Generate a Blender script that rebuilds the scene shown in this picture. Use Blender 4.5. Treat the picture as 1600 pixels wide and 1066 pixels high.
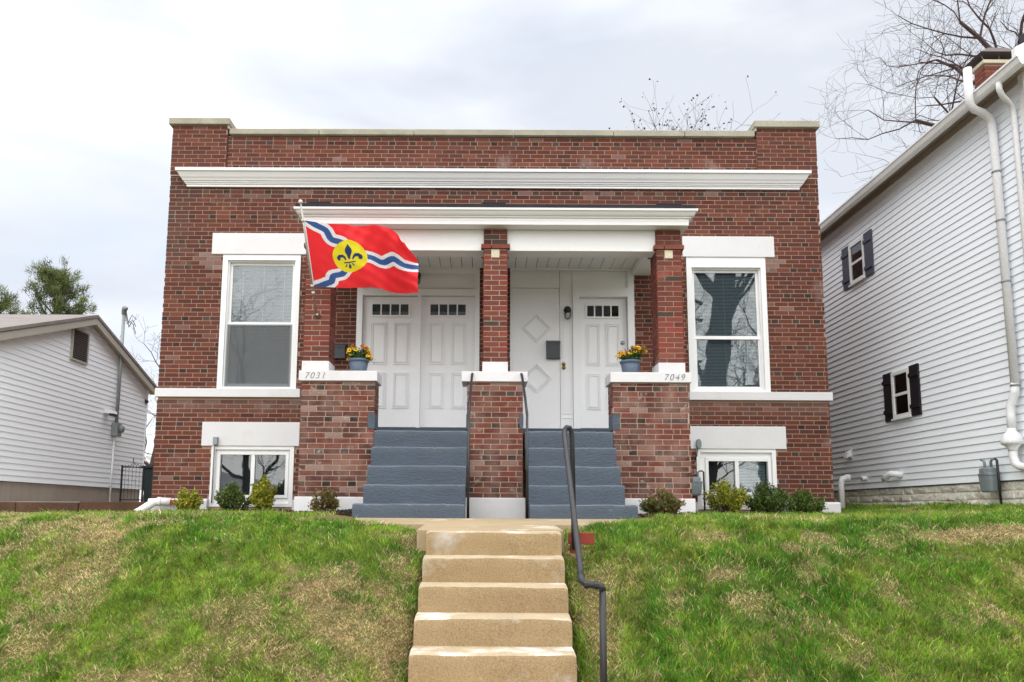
import bpy, math, random
import numpy as np
from mathutils import Vector, Matrix

for o in list(bpy.data.objects):
    bpy.data.objects.remove(o)
S = bpy.context.scene
COL = S.collection
RNG = random.Random(7)

# ------------------------------------------------------------------ camera
cam = bpy.data.cameras.new('camera')
cam.sensor_width = 36.0
cam.lens = 27.0
cam.shift_x = 43.0 / 1600.0
cam.shift_y = 111.7 / 1600.0
cam.clip_start = 0.1
cam.clip_end = 3000
camo = bpy.data.objects.new('camera', cam)
COL.objects.link(camo)
CAM = Vector((0, -11.5, 0))
yaw, pitch, roll = -0.0012, 0.1282, 0.0055
fw = Vector((math.sin(yaw) * math.cos(pitch), math.cos(yaw) * math.cos(pitch), math.sin(pitch)))
r0 = Vector((math.cos(yaw), -math.sin(yaw), 0))
u0 = r0.cross(fw)
rr = r0 * math.cos(roll) + u0 * math.sin(roll)
uu = -r0 * math.sin(roll) + u0 * math.cos(roll)
M = Matrix(((rr.x, uu.x, -fw.x, CAM.x), (rr.y, uu.y, -fw.y, CAM.y), (rr.z, uu.z, -fw.z, CAM.z), (0, 0, 0, 1)))
camo.matrix_world = M
S.camera = camo

# ------------------------------------------------------------------ sky, sun, exposure
SUN_EL, SUN_AZ = math.radians(60), math.radians(176)      # azimuth from +Y, clockwise: behind the camera, a little to its left
W = bpy.data.worlds.new('World')
S.world = W
W.use_nodes = True
nt = W.node_tree
nt.nodes.clear()
L = nt.links.new
out = nt.nodes.new('ShaderNodeOutputWorld')
bg = nt.nodes.new('ShaderNodeBackground')
bg.inputs['Strength'].default_value = 0.1
sky = nt.nodes.new('ShaderNodeTexSky')
sky.sky_type = 'NISHITA'
sky.sun_disc = False
sky.sun_elevation = SUN_EL
sky.sun_rotation = SUN_AZ
sky.air_density = 1.0
sky.dust_density = 2.0
tc = nt.nodes.new('ShaderNodeTexCoord')
mp = nt.nodes.new('ShaderNodeMapping')
mp.inputs['Scale'].default_value = (1.0, 1.0, 2.6)
mp.inputs['Location'].default_value = (0.35, 0.1, 0.55)
n1 = nt.nodes.new('ShaderNodeTexNoise')
n1.inputs['Scale'].default_value = 1.7
n1.inputs['Detail'].default_value = 5
n1.inputs['Roughness'].default_value = 0.5
n1.inputs['Distortion'].default_value = 0.3
n2 = nt.nodes.new('ShaderNodeTexNoise')
n2.inputs['Scale'].default_value = 2.6
n2.inputs['Detail'].default_value = 6
n2.inputs['Roughness'].default_value = 0.55
cr = nt.nodes.new('ShaderNodeValToRGB')          # cloud brightness
e = cr.color_ramp.elements
e[0].position, e[0].color = 0.39, (2.35, 2.48, 2.72, 1)
e[1].position, e[1].color = 0.68, (4.7, 4.74, 4.82, 1)
em = cr.color_ramp.elements.new(0.54)
em.color = (3.05, 3.13, 3.28, 1)
mk = nt.nodes.new('ShaderNodeMapRange')          # how much blue shows through the cloud
mk.inputs['From Min'].default_value = 0.34
mk.inputs['From Max'].default_value = 0.52
mk.inputs['To Min'].default_value = 0.88
mk.inputs['To Max'].default_value = 1.0
mx = nt.nodes.new('ShaderNodeMix')
mx.data_type = 'RGBA'
L(tc.outputs['Generated'], mp.inputs['Vector'])
L(mp.outputs['Vector'], n1.inputs['Vector'])
L(mp.outputs['Vector'], n2.inputs['Vector'])
L(n1.outputs['Fac'], cr.inputs['Fac'])
L(n2.outputs['Fac'], mk.inputs['Value'])
L(mk.outputs['Result'], mx.inputs['Factor'])
L(sky.outputs['Color'], mx.inputs['A'])
L(cr.outputs['Color'], mx.inputs['B'])
L(mx.outputs['Result'], bg.inputs['Color'])
L(bg.outputs['Background'], out.inputs['Surface'])

sun = bpy.data.lights.new('sun', 'SUN')
sun.energy = 1.5
sun.angle = math.radians(120)
sun.color = (1.0, 0.96, 0.9)
suno = bpy.data.objects.new('sun', sun)
COL.objects.link(suno)
sd = Vector((math.sin(SUN_AZ) * math.cos(SUN_EL), math.cos(SUN_AZ) * math.cos(SUN_EL), math.sin(SUN_EL)))
suno.rotation_euler = sd.to_track_quat('Z', 'Y').to_euler()
suno.location = sd * 60

S.view_settings.view_transform = 'Standard'
S.view_settings.look = 'None'
S.view_settings.gamma = 1
S.view_settings.exposure = 1.76
S.view_settings.use_curve_mapping = False
S.cycles.max_bounces = 5
S.cycles.transparent_max_bounces = 10


# ------------------------------------------------------------------ materials
def lin(r, g, b):
    f = lambda c: (c / 255 / 12.92) if c / 255 <= 0.04045 else ((c / 255 + 0.055) / 1.055) ** 2.4
    return (f(r), f(g), f(b), 1)


def mat(name, col, rough=0.7, var=0.1, vs=3.0, fvar=0.08, fs=40.0, bump=0.2, bs=80.0, bdist=0.004, attr=None, stains=(),
        spec=0.3, metal=0.0, stretch=(1, 1, 1), trans=0.0):
    m = bpy.data.materials.new(name)
    m.use_nodes = True
    t = m.node_tree
    N, K = t.nodes.new, t.links.new
    bs_ = t.nodes['Principled BSDF']
    bs_.inputs['Roughness'].default_value = rough
    bs_.inputs['Specular IOR Level'].default_value = spec
    bs_.inputs['Metallic'].default_value = metal
    geo = N('ShaderNodeNewGeometry')
    mp_ = N('ShaderNodeMapping')
    mp_.inputs['Scale'].default_value = stretch
    K(geo.outputs['Position'], mp_.inputs['Vector'])
    P = mp_.outputs['Vector']
    if attr:
        a = N('ShaderNodeAttribute')
        a.attribute_name = attr
        cur = a.outputs['Color']
    else:
        c = N('ShaderNodeRGB')
        c.outputs[0].default_value = col if len(col) == 4 else (*col, 1)
        cur = c.outputs[0]

    def noise(scale, detail=4, vec=None):
        n = N('ShaderNodeTexNoise')
        n.inputs['Scale'].default_value = scale
        n.inputs['Detail'].default_value = detail
        n.inputs['Roughness'].default_value = 0.6
        K(vec or P, n.inputs['Vector'])
        return n.outputs['Fac']

    def rng(src, a, b, c, d):
        r = N('ShaderNodeMapRange')
        for k, v in zip(('From Min', 'From Max', 'To Min', 'To Max'), (a, b, c, d)):
            r.inputs[k].default_value = v
        K(src, r.inputs['Value'])
        return r.outputs['Result']
    for sc, v, de in ((vs, var, 4), (fs, fvar, 3)):
        if v:
            mul = N('ShaderNodeMix')
            mul.data_type = 'RGBA'
            mul.blend_type = 'MULTIPLY'
            mul.inputs['Factor'].default_value = 1
            K(cur, mul.inputs['A'])
            K(rng(noise(sc, de), 0.3, 0.7, 1 - v, 1 + v), mul.inputs['B'])
            cur = mul.outputs['Result']
    for (scol, sscale, lo, hi, amt) in stains:
        mxn = N('ShaderNodeMix')
        mxn.data_type = 'RGBA'
        K(rng(noise(sscale, 6), lo, hi, 0, amt), mxn.inputs['Factor'])
        K(cur, mxn.inputs['A'])
        mxn.inputs['B'].default_value = scol if len(scol) == 4 else (*scol, 1)
        cur = mxn.outputs['Result']
    K(cur, bs_.inputs['Base Color'])
    if bump:
        b = N('ShaderNodeBump')
        b.inputs['Strength'].default_value = bump
        b.inputs['Distance'].default_value = bdist
        K(noise(bs, 5), b.inputs['Height'])
        K(b.outputs['Normal'], bs_.inputs['Normal'])
    if trans:
        tr = N('ShaderNodeBsdfTranslucent')
        K(cur, tr.inputs['Color'])
        ms = N('ShaderNodeMixShader')
        ms.inputs['Fac'].default_value = trans
        K(bs_.outputs['BSDF'], ms.inputs[1])
        K(tr.outputs['BSDF'], ms.inputs[2])
        K(ms.outputs['Shader'], t.nodes['Material Output'].inputs['Surface'])
    return m


def glass_mat(name, refl_min, tint):
    m = bpy.data.materials.new(name)
    m.use_nodes = True
    t = m.node_tree
    t.nodes.clear()
    N, K = t.nodes.new, t.links.new
    o = N('ShaderNodeOutputMaterial')
    tr = N('ShaderNodeBsdfTransparent')
    tr.inputs['Color'].default_value = (*tint, 1)
    gl = N('ShaderNodeBsdfGlossy')
    gl.inputs['Roughness'].default_value = 0.015
    fr = N('ShaderNodeFresnel')
    fr.inputs['IOR'].default_value = 1.5
    ad = N('ShaderNodeMath')
    ad.operation = 'ADD'
    ad.inputs[1].default_value = refl_min
    ms = N('ShaderNodeMixShader')
    ge = N('ShaderNodeNewGeometry')
    nz = N('ShaderNodeTexNoise')
    nz.inputs['Scale'].default_value = 1.8
    bm = N('ShaderNodeBump')
    bm.inputs['Strength'].default_value = 0.05
    bm.inputs['Distance'].default_value = 0.02
    K(ge.outputs['Position'], nz.inputs['Vector'])
    K(nz.outputs['Fac'], bm.inputs['Height'])
    K(bm.outputs['Normal'], gl.inputs['Normal'])
    K(fr.outputs['Fac'], ad.inputs[0])
    K(ad.outputs[0], ms.inputs['Fac'])
    K(tr.outputs[0], ms.inputs[1])
    K(gl.outputs[0], ms.inputs[2])
    K(ms.outputs[0], o.inputs['Surface'])
    return m


def screen_mat(name, col, cover):
    m = bpy.data.materials.new(name)
    m.use_nodes = True
    t = m.node_tree
    t.nodes.clear()
    N, K = t.nodes.new, t.links.new
    o = N('ShaderNodeOutputMaterial')
    tr = N('ShaderNodeBsdfTransparent')
    df = N('ShaderNodeBsdfDiffuse')
    df.inputs['Color'].default_value = (*col, 1)
    ms = N('ShaderNodeMixShader')
    ms.inputs['Fac'].default_value = cover
    K(tr.outputs[0], ms.inputs[1])
    K(df.outputs[0], ms.inputs[2])
    K(ms.outputs[0], o.inputs['Surface'])
    return m


WASH = lin(184, 174, 168)
MT = {
    'brick': mat('brick', (.2, .05, .04), 0.85, 0.12, 1.3, 0.16, 60, 0.5, 140, 0.004, attr='col',
                 stains=((lin(176, 160, 154), 1.6, 0.60, 0.80, 0.5), (lin(60, 48, 46), 0.9, 0.60, 0.78, 0.45))),
    'pier_brick': mat('pier_brick', (.2, .05, .04), 0.9, 0.12, 2.0, 0.2, 60, 0.7, 110, 0.006, attr='col',
                      stains=((lin(158, 132, 122), 3.2, 0.45, 0.75, 0.55), (WASH, 7.0, 0.60, 0.74, 0.75))),
    'mortar': mat('mortar', lin(164, 136, 118), 0.95, 0.16, 1.2, 0.12, 90, 0.5, 160),
    'pier_mortar': mat('pier_mortar', lin(172, 154, 138), 0.95, 0.14, 2.0, 0.12, 90, 0.5, 160),
    'side_brick': mat('side_brick', lin(112, 88, 80), 0.9, 0.15, 8.0),
    'white': mat('white_paint', (.66, .66, .68), 0.5, 0.03, 2.0, 0.02, 30, 0.12, 50, 0.004,
                 stains=((lin(176, 172, 164), 2.4, 0.58, 0.85, 0.45), (lin(150, 140, 128), 14.0, 0.68, 0.8, 0.5))),
    'trim': mat('white_trim', (.80, .81, .82), 0.35, 0.02, 2.0, 0.01, 30, 0.05, 40),
    'door': mat('door_paint', (.83, .845, .87), 0.4, 0.02, 2.0, 0.015, 30, 0.06, 40),
    'coping': mat('coping_stone', lin(160, 156, 140), 0.9, 0.14, 2.2, 0.1, 35, 0.5, 60,
                  stains=((lin(120, 116, 104), 3.0, 0.55, 0.75, 0.5),)),
    'soffit': mat('soffit_board', lin(232, 233, 232), 0.55, 0.04, 2.0, 0.03, 30, 0.05),
    'step': mat('step_paint', lin(72, 83, 96), 0.55, 0.10, 2.5, 0.07, 60, 0.7, 22, 0.014, stretch=(1, 1, 2.2),
                stains=((lin(58, 62, 68), 3.4, 0.58, 0.78, 0.5), (lin(104, 100, 92), 6.0, 0.64, 0.78, 0.5), (lin(150, 160, 170), 9.0, 0.66, 0.8, 0.4),)),
    'step_worn_highlight': mat('step_paint_worn_highlight', lin(98, 109, 121), 0.6, 0.14, 6.0, 0.1, 60, 0.5, 40, 0.006, stains=((lin(84, 97, 111), 5.0, 0.5, 0.62, 0.9),)),  # paler worn paint, with the bright nosing highlight put into the colour
    'dark_step': mat('threshold_paint', lin(74, 84, 96), 0.6, 0.05, 3),
    'concrete': mat('aggregate_concrete', lin(152, 131, 98), 0.9, 0.10, 2.0, 0.28, 110, 0.8, 170, 0.004,
                    stains=((lin(198, 196, 190), 1.5, 0.57, 0.67, 0.6), (lin(96, 80, 60), 3.1, 0.60, 0.75, 0.45), (lin(120, 98, 72), 5.0, 0.62, 0.8, 0.5))),
    'tread': mat('worn_sky_lit_tread', lin(174, 158, 132), 0.9, 0.12, 4.0, 0.15, 120, 0.6, 170, 0.003,  # lighter cement wear, plus sky light on the tops put into the colour
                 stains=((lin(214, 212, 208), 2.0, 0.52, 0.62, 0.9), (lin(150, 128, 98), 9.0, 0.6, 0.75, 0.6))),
    'walk': mat('walk_concrete', lin(160, 143, 115), 0.9, 0.10, 1.6, 0.12, 120, 0.5, 170, 0.003,
                stains=((lin(216, 214, 206), 2.6, 0.60, 0.72, 0.6),)),
    'greyconc': mat('grey_concrete', lin(160, 154, 146), 0.9, 0.12, 1.4, 0.1, 60, 0.4, 90),
    'panelconc': mat('foundation_concrete', lin(158, 150, 140), 0.9, 0.08, 1.4, 0.06, 50, 0.2, 80),
    'brownstone': mat('brown_retaining_stone', lin(78, 58, 46), 0.95, 0.25, 2.0, 0.2, 30, 0.8, 40, 0.01),
    'asphalt': mat('asphalt', (.05, .05, .052), 0.95, 0.15, 0.6, 0.2, 120, 0.6, 200),
    'black': mat('black_metal', (.018, .018, .02), 0.4, 0.1, 6, 0.1, 60, 0.2, 60, spec=0.5),
    'iron': mat('grey_black_pipe', lin(34, 35, 40), 0.45, 0.1, 6, 0.1, 60, 0.15, 60, spec=0.5),
    'roofing': mat('black_roofing', (.022, .02, .026), 0.95, 0.2, 3, 0.2, 60, 0.6, 60),
    'mailbox': mat('dark_mailbox', lin(62, 66, 74), 0.45, 0.05, 5, spec=0.4),
    'brass': mat('brass', lin(150, 120, 60), 0.35, metal=1.0, bump=0),
    'steel': mat('brushed_steel', lin(170, 170, 170), 0.35, metal=1.0, bump=0),
    'pole': mat('pole_aluminium', lin(176, 172, 164), 0.4, metal=0.6, bump=0.05),
    'meter': mat('meter_grey', lin(120, 130, 134), 0.5, 0.06, 6, spec=0.4),
    'galv': mat('galvanised_grey', lin(138, 144, 146), 0.5, 0.08, 6, metal=0.3),
    'siding': mat('siding_white', lin(240, 245, 252), 0.5, 0.03, 1.0, 0.02, 30, 0.04, stretch=(1, .4, 3),
                  stains=((lin(205, 206, 206), 1.2, 0.6, 0.85, 0.3),)),
    'siding2': mat('siding_offwhite', lin(238, 246, 254), 0.55, 0.03, 1.0, 0.02, 30, 0.04, stretch=(1, .4, 3),
                   stains=((lin(206, 206, 202), 1.2, 0.6, 0.85, 0.3),)),
    'gutter': mat('gutter_white', lin(228, 228, 228), 0.4, 0.05, 1.0),
    'greysoffit': mat('soffit_tan', lin(168, 154, 140), 0.7, 0.06, 1.0),
    'greytrim': mat('rake_grey', lin(172, 170, 162), 0.6, 0.05, 1.0),
    'pvc': mat('pvc_white', lin(228, 228, 230), 0.35, 0.03, 2),
    'shingle': mat('shingle', lin(132, 126, 124), 0.95, 0.12, 3, 0.2, 30, 0.6, 40, stretch=(.5, 1, 4)),
    'shutter_lit': mat('shutter_lit', lin(74, 76, 92), 0.5, 0.05, 3),  # charcoal like the lower pair, with brighter light painted into the colour
    'shutter_black': mat('shutter_black', lin(32, 27, 32), 0.5, 0.05, 3),
    'louvre': mat('louvre_brown', lin(92, 84, 84), 0.7, 0.05, 3),
    'stone': mat('painted_rubble', lin(222, 218, 208), 0.95, 0.15, 4, 0.16, 30, 0.9, 26, 0.02,
                 stains=((lin(122, 98, 80), 6.0, 0.58, 0.70, 0.7),)),
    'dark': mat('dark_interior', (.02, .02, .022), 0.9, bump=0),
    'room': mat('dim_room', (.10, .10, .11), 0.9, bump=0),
    'paneback': mat('pane_backing_grey', (.30, .32, .34), 0.9, bump=0),  # plain backing, lightened to offset the brick reflection in the panes
    'blind': mat('blind_slat', (.52, .57, .60), 0.5, 0.02, 2, bump=0),
    'bark': mat('bark', lin(74, 64, 62), 0.95, 0.2, 2, 0.2, 20, 0.8, 20, 0.02),
    'twig': mat('twig', lin(82, 68, 68), 0.95, 0.15, 1),
    'needle': mat('needle', (.06, .09, .04), 0.7, attr='col', var=0, fvar=0, bump=0, trans=0.25),
    'leaf': mat('leaf', (.06, .1, .03), 0.5, attr='col', var=0, fvar=0, bump=0, trans=0.25, spec=0.35),
    'grass': mat('grass_blade', (.06, .12, .03), 0.6, attr='col', var=0.0, fvar=0, bump=0, trans=0.4, spec=0.2),
    'soil': mat('lawn_soil', lin(112, 106, 60), 0.95, 0.25, 1.1, 0.55, 90, 1.0, 70, 0.03,
                stains=((lin(136, 116, 82), 1.4, 0.48, 0.62, 0.8),)),
    'mulch': mat('mulch', lin(64, 46, 38), 0.95, 0.3, 20, 0.3, 80, 0.5),
    'pot': mat('blue_pot', lin(86, 100, 118), 0.5, 0.05, 6),
    'petal': mat('petal', (.8, .5, .02), 0.5, attr='col', var=0, fvar=0, bump=0, trans=0.2),
    'flag': mat('flag_cloth', (.8, .02, .03), 0.6, attr='col', var=0.02, vs=8, fvar=0, bump=0.15, bs=18, bdist=0.01, trans=0.28),
    'can': mat('green_can', lin(44, 58, 58), 0.5, 0.05, 3),
    'garage': mat('garage_wall', lin(200, 186, 150), 0.8, 0.08, 2),
    'redbrick': mat('red_paver', lin(128, 58, 46), 0.9, 0.12, 8, 0.15, 60, 0.5, 80),
    'blackplastic': mat('corrugated_black', (.02, .02, .022), 0.5),
    'cream': mat('cream_block', lin(208, 200, 176), 0.85, 0.06, 8),
    'ink': mat('number_black', lin(96, 98, 102), 0.6, 0.1, 40, 0.1, 120, stains=((lin(214, 214, 216), 38.0, 0.52, 0.62, 0.45),)),
    'glass': glass_mat('window_glass', 0.055, (.82, .88, .90)),
    'darkglass': glass_mat('dark_glass', 0.06, (.7, .74, .76)),
    'screen': screen_mat('insect_screen', (.16, .17, .18), 0.42),
    'clearglass': glass_mat('lamp_glass', 0.1, (.9, .9, .88)),
}

ORIGIN = {}


def thing(name, label, cat, loc=(0, 0, 0), group=None, kind=None):
    o = bpy.data.objects.new(name, None)
    o.empty_display_size = 0.2
    COL.objects.link(o)
    o.location = loc
    ORIGIN[o] = Vector(loc)
    o['label'] = label
    o['category'] = cat
    if group:
        o['group'] = group
    if kind:
        o['kind'] = kind
    return o


class MB:
    def __init__(s):
        s.v, s.f, s.c = [], [], []

    def add(s, vs, fs, col=None):
        n = len(s.v)
        s.v += [tuple(p) for p in vs]
        s.f += [tuple(i + n for i in f) for f in fs]
        s.c += [col] * len(fs)
        return s

    def box(s, x0, x1, y0, y1, z0, z1, col=None):
        return s.add([(x0, y0, z0), (x1, y0, z0), (x1, y1, z0), (x0, y1, z0), (x0, y0, z1), (x1, y0, z1), (x1, y1, z1), (x0, y1, z1)],
                     [(0, 3, 2, 1), (4, 5, 6, 7), (0, 1, 5, 4), (1, 2, 6, 5), (2, 3, 7, 6), (3, 0, 4, 7)], col)

    def prism(s, poly, axis, a, b, col=None):
        """poly: 2D outline; axis 'x': (y,z) swept over x; 'y': (x,z) over y; 'z': (x,y) over z"""
        n = len(poly)
        mk = {'x': lambda p, t: (t, p[0], p[1]), 'y': lambda p, t: (p[0], t, p[1]), 'z': lambda p, t: (p[0], p[1], t)}[axis]
        vs = [mk(p, a) for p in poly] + [mk(p, b) for p in poly]
        fs = [tuple(range(n))[::-1], tuple(range(n, 2 * n))] + [(i, (i + 1) % n, n + (i + 1) % n, n + i) for i in range(n)]
        return s.add(vs, fs, col)

    def tube(s, pts, rad, n=8, col=None, cap=True):
        pts = [Vector(p) for p in pts]
        if not hasattr(rad, '__len__'):
            rad = [rad] * len(pts)
        rings, vs, fs = [], [], []
        prev = None
        for i, p in enumerate(pts):
            d = (pts[min(i + 1, len(pts) - 1)] - pts[max(i - 1, 0)]).normalized()
            a = prev if prev is not None else (Vector((0, 0, 1)) if abs(d.z) < 0.9 else Vector((1, 0, 0)))
            b = d.cross(a).normalized()
            a = b.cross(d).normalized()
            prev = a
            for k in range(n):
                t = 2 * math.pi * k / n
                vs.append(p + (a * math.cos(t) + b * math.sin(t)) * rad[i])
        for i in range(len(pts) - 1):
            for k in range(n):
                k2 = (k + 1) % n
                fs.append((i * n + k, i * n + k2, (i + 1) * n + k2, (i + 1) * n + k))
        if cap:
            fs.append(tuple(range(n))[::-1])
            m = (len(pts) - 1) * n
            fs.append(tuple(range(m, m + n)))
        return s.add(vs, fs, col)

    def lathe(s, prof, c, n=16, col=None, axis='z'):
        vs, fs = [], []
        for (r, h) in prof:
            for k in range(n):
                t = 2 * math.pi * k / n
                p = (r * math.cos(t), r * math.sin(t), h)
                if axis == 'y':
                    p = (p[0], p[2], p[1])
                if axis == 'x':
                    p = (p[2], p[0], p[1])
                vs.append((c[0] + p[0], c[1] + p[1], c[2] + p[2]))
        for i in range(len(prof) - 1):
            for k in range(n):
                k2 = (k + 1) % n
                fs.append((i * n + k, i * n + k2, (i + 1) * n + k2, (i + 1) * n + k))
        fs.append(tuple(range(n))[::-1])
        m = (len(prof) - 1) * n
        fs.append(tuple(range(m, m + n)))
        return s.add(vs, fs, col)

    def build(s, name, material, parent=None, smooth=False, bevel=0, label=None, kind=None, fix=True):
        org = ORIGIN.get(parent, Vector((0, 0, 0))) if parent else Vector((0, 0, 0))
        me = bpy.data.meshes.new(name)
        me.from_pydata([(p[0] - org.x, p[1] - org.y, p[2] - org.z) for p in s.v], [], s.f)
        if any(c is not None for c in s.c):
            a = me.attributes.new('col', 'FLOAT_COLOR', 'FACE')
            arr = np.array([(c if c is not None else (.5, .5, .5, 1)) for c in s.c], dtype=np.float32)
            a.data.foreach_set('color', arr.ravel())
        if fix:
            import bmesh
            bm = bmesh.new()
            bm.from_mesh(me)
            bmesh.ops.recalc_face_normals(bm, faces=bm.faces)
            bm.to_mesh(me)
            bm.free()
        if smooth:
            me.shade_smooth()
        me.materials.append(MT[material] if isinstance(material, str) else material)
        o = bpy.data.objects.new(name, me)
        COL.objects.link(o)
        if parent:
            o.parent = parent
        ORIGIN[o] = org
        if bevel:
            b = o.modifiers.new('bevel', 'BEVEL')
            b.width = bevel
            b.segments = 2
            b.limit_method = 'ANGLE'
        if label:
            o['label'] = label
        if kind:
            o['kind'] = kind
        return o


def box(name, m, parent, x0, x1, y0, y1, z0, z1, bevel=0, **k):
    return MB().box(x0, x1, y0, y1, z0, z1).build(name, m, parent, bevel=bevel, fix=False, **k)


def tag(o, label, cat, group=None, kind=None):
    o['label'] = label
    o['category'] = cat
    if group:
        o['group'] = group
    if kind:
        o['kind'] = kind
    return o


def np_mesh(name, V, F, C, material, parent=None, smooth=False, kind=None):
    """V (n,3); F (m,k) all same size; C (m,4) face colours"""
    org = ORIGIN.get(parent, Vector((0, 0, 0))) if parent else Vector((0, 0, 0))
    V = np.asarray(V, np.float32) - np.array(org, np.float32)
    F = np.asarray(F, np.int32)
    me = bpy.data.meshes.new(name)
    me.vertices.add(len(V))
    me.vertices.foreach_set('co', V.ravel())
    k = F.shape[1]
    me.loops.add(F.size)
    me.loops.foreach_set('vertex_index', F.ravel())
    me.polygons.add(len(F))
    me.polygons.foreach_set('loop_start', np.arange(0, F.size, k, dtype=np.int32))
    me.polygons.foreach_set('loop_total', np.full(len(F), k, np.int32))
    me.update(calc_edges=True)
    if C is not None:
        C = np.asarray(C, np.float32)
        if C.shape[1] == 3:
            C = np.concatenate([C, np.ones((len(C), 1), np.float32)], 1)
        a = me.attributes.new('col', 'FLOAT_COLOR', 'FACE')
        a.data.foreach_set('color', C.ravel())
    if smooth:
        me.shade_smooth()
    me.materials.append(MT[material])
    o = bpy.data.objects.new(name, me)
    COL.objects.link(o)
    if parent:
        o.parent = parent
    ORIGIN[o] = org
    if kind:
        o['kind'] = kind
    return o


# ------------------------------------------------------------------ ground
def sst(a, b, x):
    t = np.clip((x - a) / (b - a), 0, 1)
    return t * t * (3 - 2 * t)


_nr = np.random.RandomState(5)
_LAT = _nr.rand(64, 64)


def vnoise(x, y):
    x, y = np.asarray(x, float), np.asarray(y, float)
    i, j = np.floor(x).astype(int), np.floor(y).astype(int)
    fx, fy = x - i, y - j
    fx, fy = fx * fx * (3 - 2 * fx), fy * fy * (3 - 2 * fy)
    g = lambda a, b: _LAT[a % 64, b % 64]
    return (g(i, j) * (1 - fx) + g(i + 1, j) * fx) * (1 - fy) + (g(i, j + 1) * (1 - fx) + g(i + 1, j + 1) * fx) * fy


def fbm(x, y, s, n=4):
    v, a, t = 0, 1.0, 0
    for k in range(n):
        v = v + a * vnoise(x * s * 2 ** k + 13.7 * k, y * s * 2 ** k + 7.1 * k)
        t += a
        a *= 0.55
    return v / t


def ground_z(x, y):
    x, y = np.asarray(x, float), np.asarray(y, float)
    crest = -0.07 - 0.19 * np.exp(-((x - 0.05) / 1.05) ** 2) + 0.17 * sst(4.9, 7.2, x)
    crest = crest - 0.05 * sst(-3.6, -6.0, x)
    edge = -4.85 + 0.12 * np.sin(x * 0.9 + 0.5)
    s = 0.16
    t = (edge - y) / s
    drop = 0.64 * s * np.where(t > 30, t, np.log1p(np.exp(np.clip(t, -60, 30))))
    z = crest + (np.clip(y, -4.9, 0) + 4.9) * 0.008 - drop
    z = z + (fbm(x, y, 1.1) - 0.5) * 0.07 * sst(1.0, 2.2, np.abs(x - 0.06)) * sst(0.6, -1.0, y) * sst(-1.46, -1.2, z)
    z = np.maximum(z, -1.46)
    inst = sst(0.62, 0.50, np.abs(x - 0.068)) * sst(-5.0, -5.25, y)
    z = z - 0.30 * inst * sst(-1.46, -1.3, z)
    z = z - 0.14 * sst(-9.3, -9.34, y)
    return z


def axis_pts(segs):
    o = []
    for a, b, n in segs:
        o += list(np.linspace(a, b, n, endpoint=False))
    return np.array(o + [segs[-1][1]])


gx = axis_pts([(-900, -60, 12), (-60, -12, 16), (-12, -1, 110), (-1, 1.1, 42), (1.1, 12, 110), (12, 60, 16), (60, 900, 12)])
gy = axis_pts([(-400, -40, 8), (-40, -9.5, 20), (-9.5, -9.2, 8), (-9.2, -7.3, 20), (-7.3, -4.2, 62), (-4.2, 2, 50), (2, 30, 28), (30, 1200, 14)])
GX, GY = np.meshgrid(gx, gy)
GZ = ground_z(GX, GY)
nx, ny = len(gx), len(gy)
idx = np.arange(nx * ny).reshape(ny, nx)
F = np.stack([idx[:-1, :-1], idx[:-1, 1:], idx[1:, 1:], idx[1:, :-1]], -1).reshape(-1, 4)
g = np_mesh('ground', np.stack([GX, GY, GZ], -1).reshape(-1, 3), F, None, 'soil', smooth=True)
g['kind'] = 'structure'
o = box('sidewalk', 'greyconc', None, -60, 60, -9.0, -7.55, -1.6, -1.42)
o['kind'] = 'structure'
o = box('kerb', 'greyconc', None, -60, 60, -9.32, -9.16, -1.75, -1.44)
o['kind'] = 'structure'
o = box('street', 'asphalt', None, -60, 60, -18, -9.324, -1.8, -1.58)
o['kind'] = 'structure'

# ------------------------------------------------------------------ brickwork
CH = 0.0679          # course height
JT = 0.0114          # joint
BL = 0.2135          # stretcher pitch
HL = 0.1095          # header pitch
WALLC = [lin(*c) for c in ((119, 68, 55), (124, 71, 57), (112, 63, 51), (128, 76, 62), (104, 60, 51), (116, 69, 60), (120, 65, 52), (106, 65, 57))]
PIERC = [lin(*c) for c in ((111, 63, 53), (105, 58, 49), (98, 55, 46), (116, 72, 61), (92, 50, 43), (107, 54, 43), (85, 53, 47))]
HEADC = [lin(*c) for c in ((74, 64, 60), (62, 54, 50), (86, 78, 76), (70, 58, 52))]
COLC = [lin(*c) for c in ((140, 68, 55), (148, 76, 62), (130, 62, 52), (120, 60, 52), (136, 74, 64))]


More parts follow.
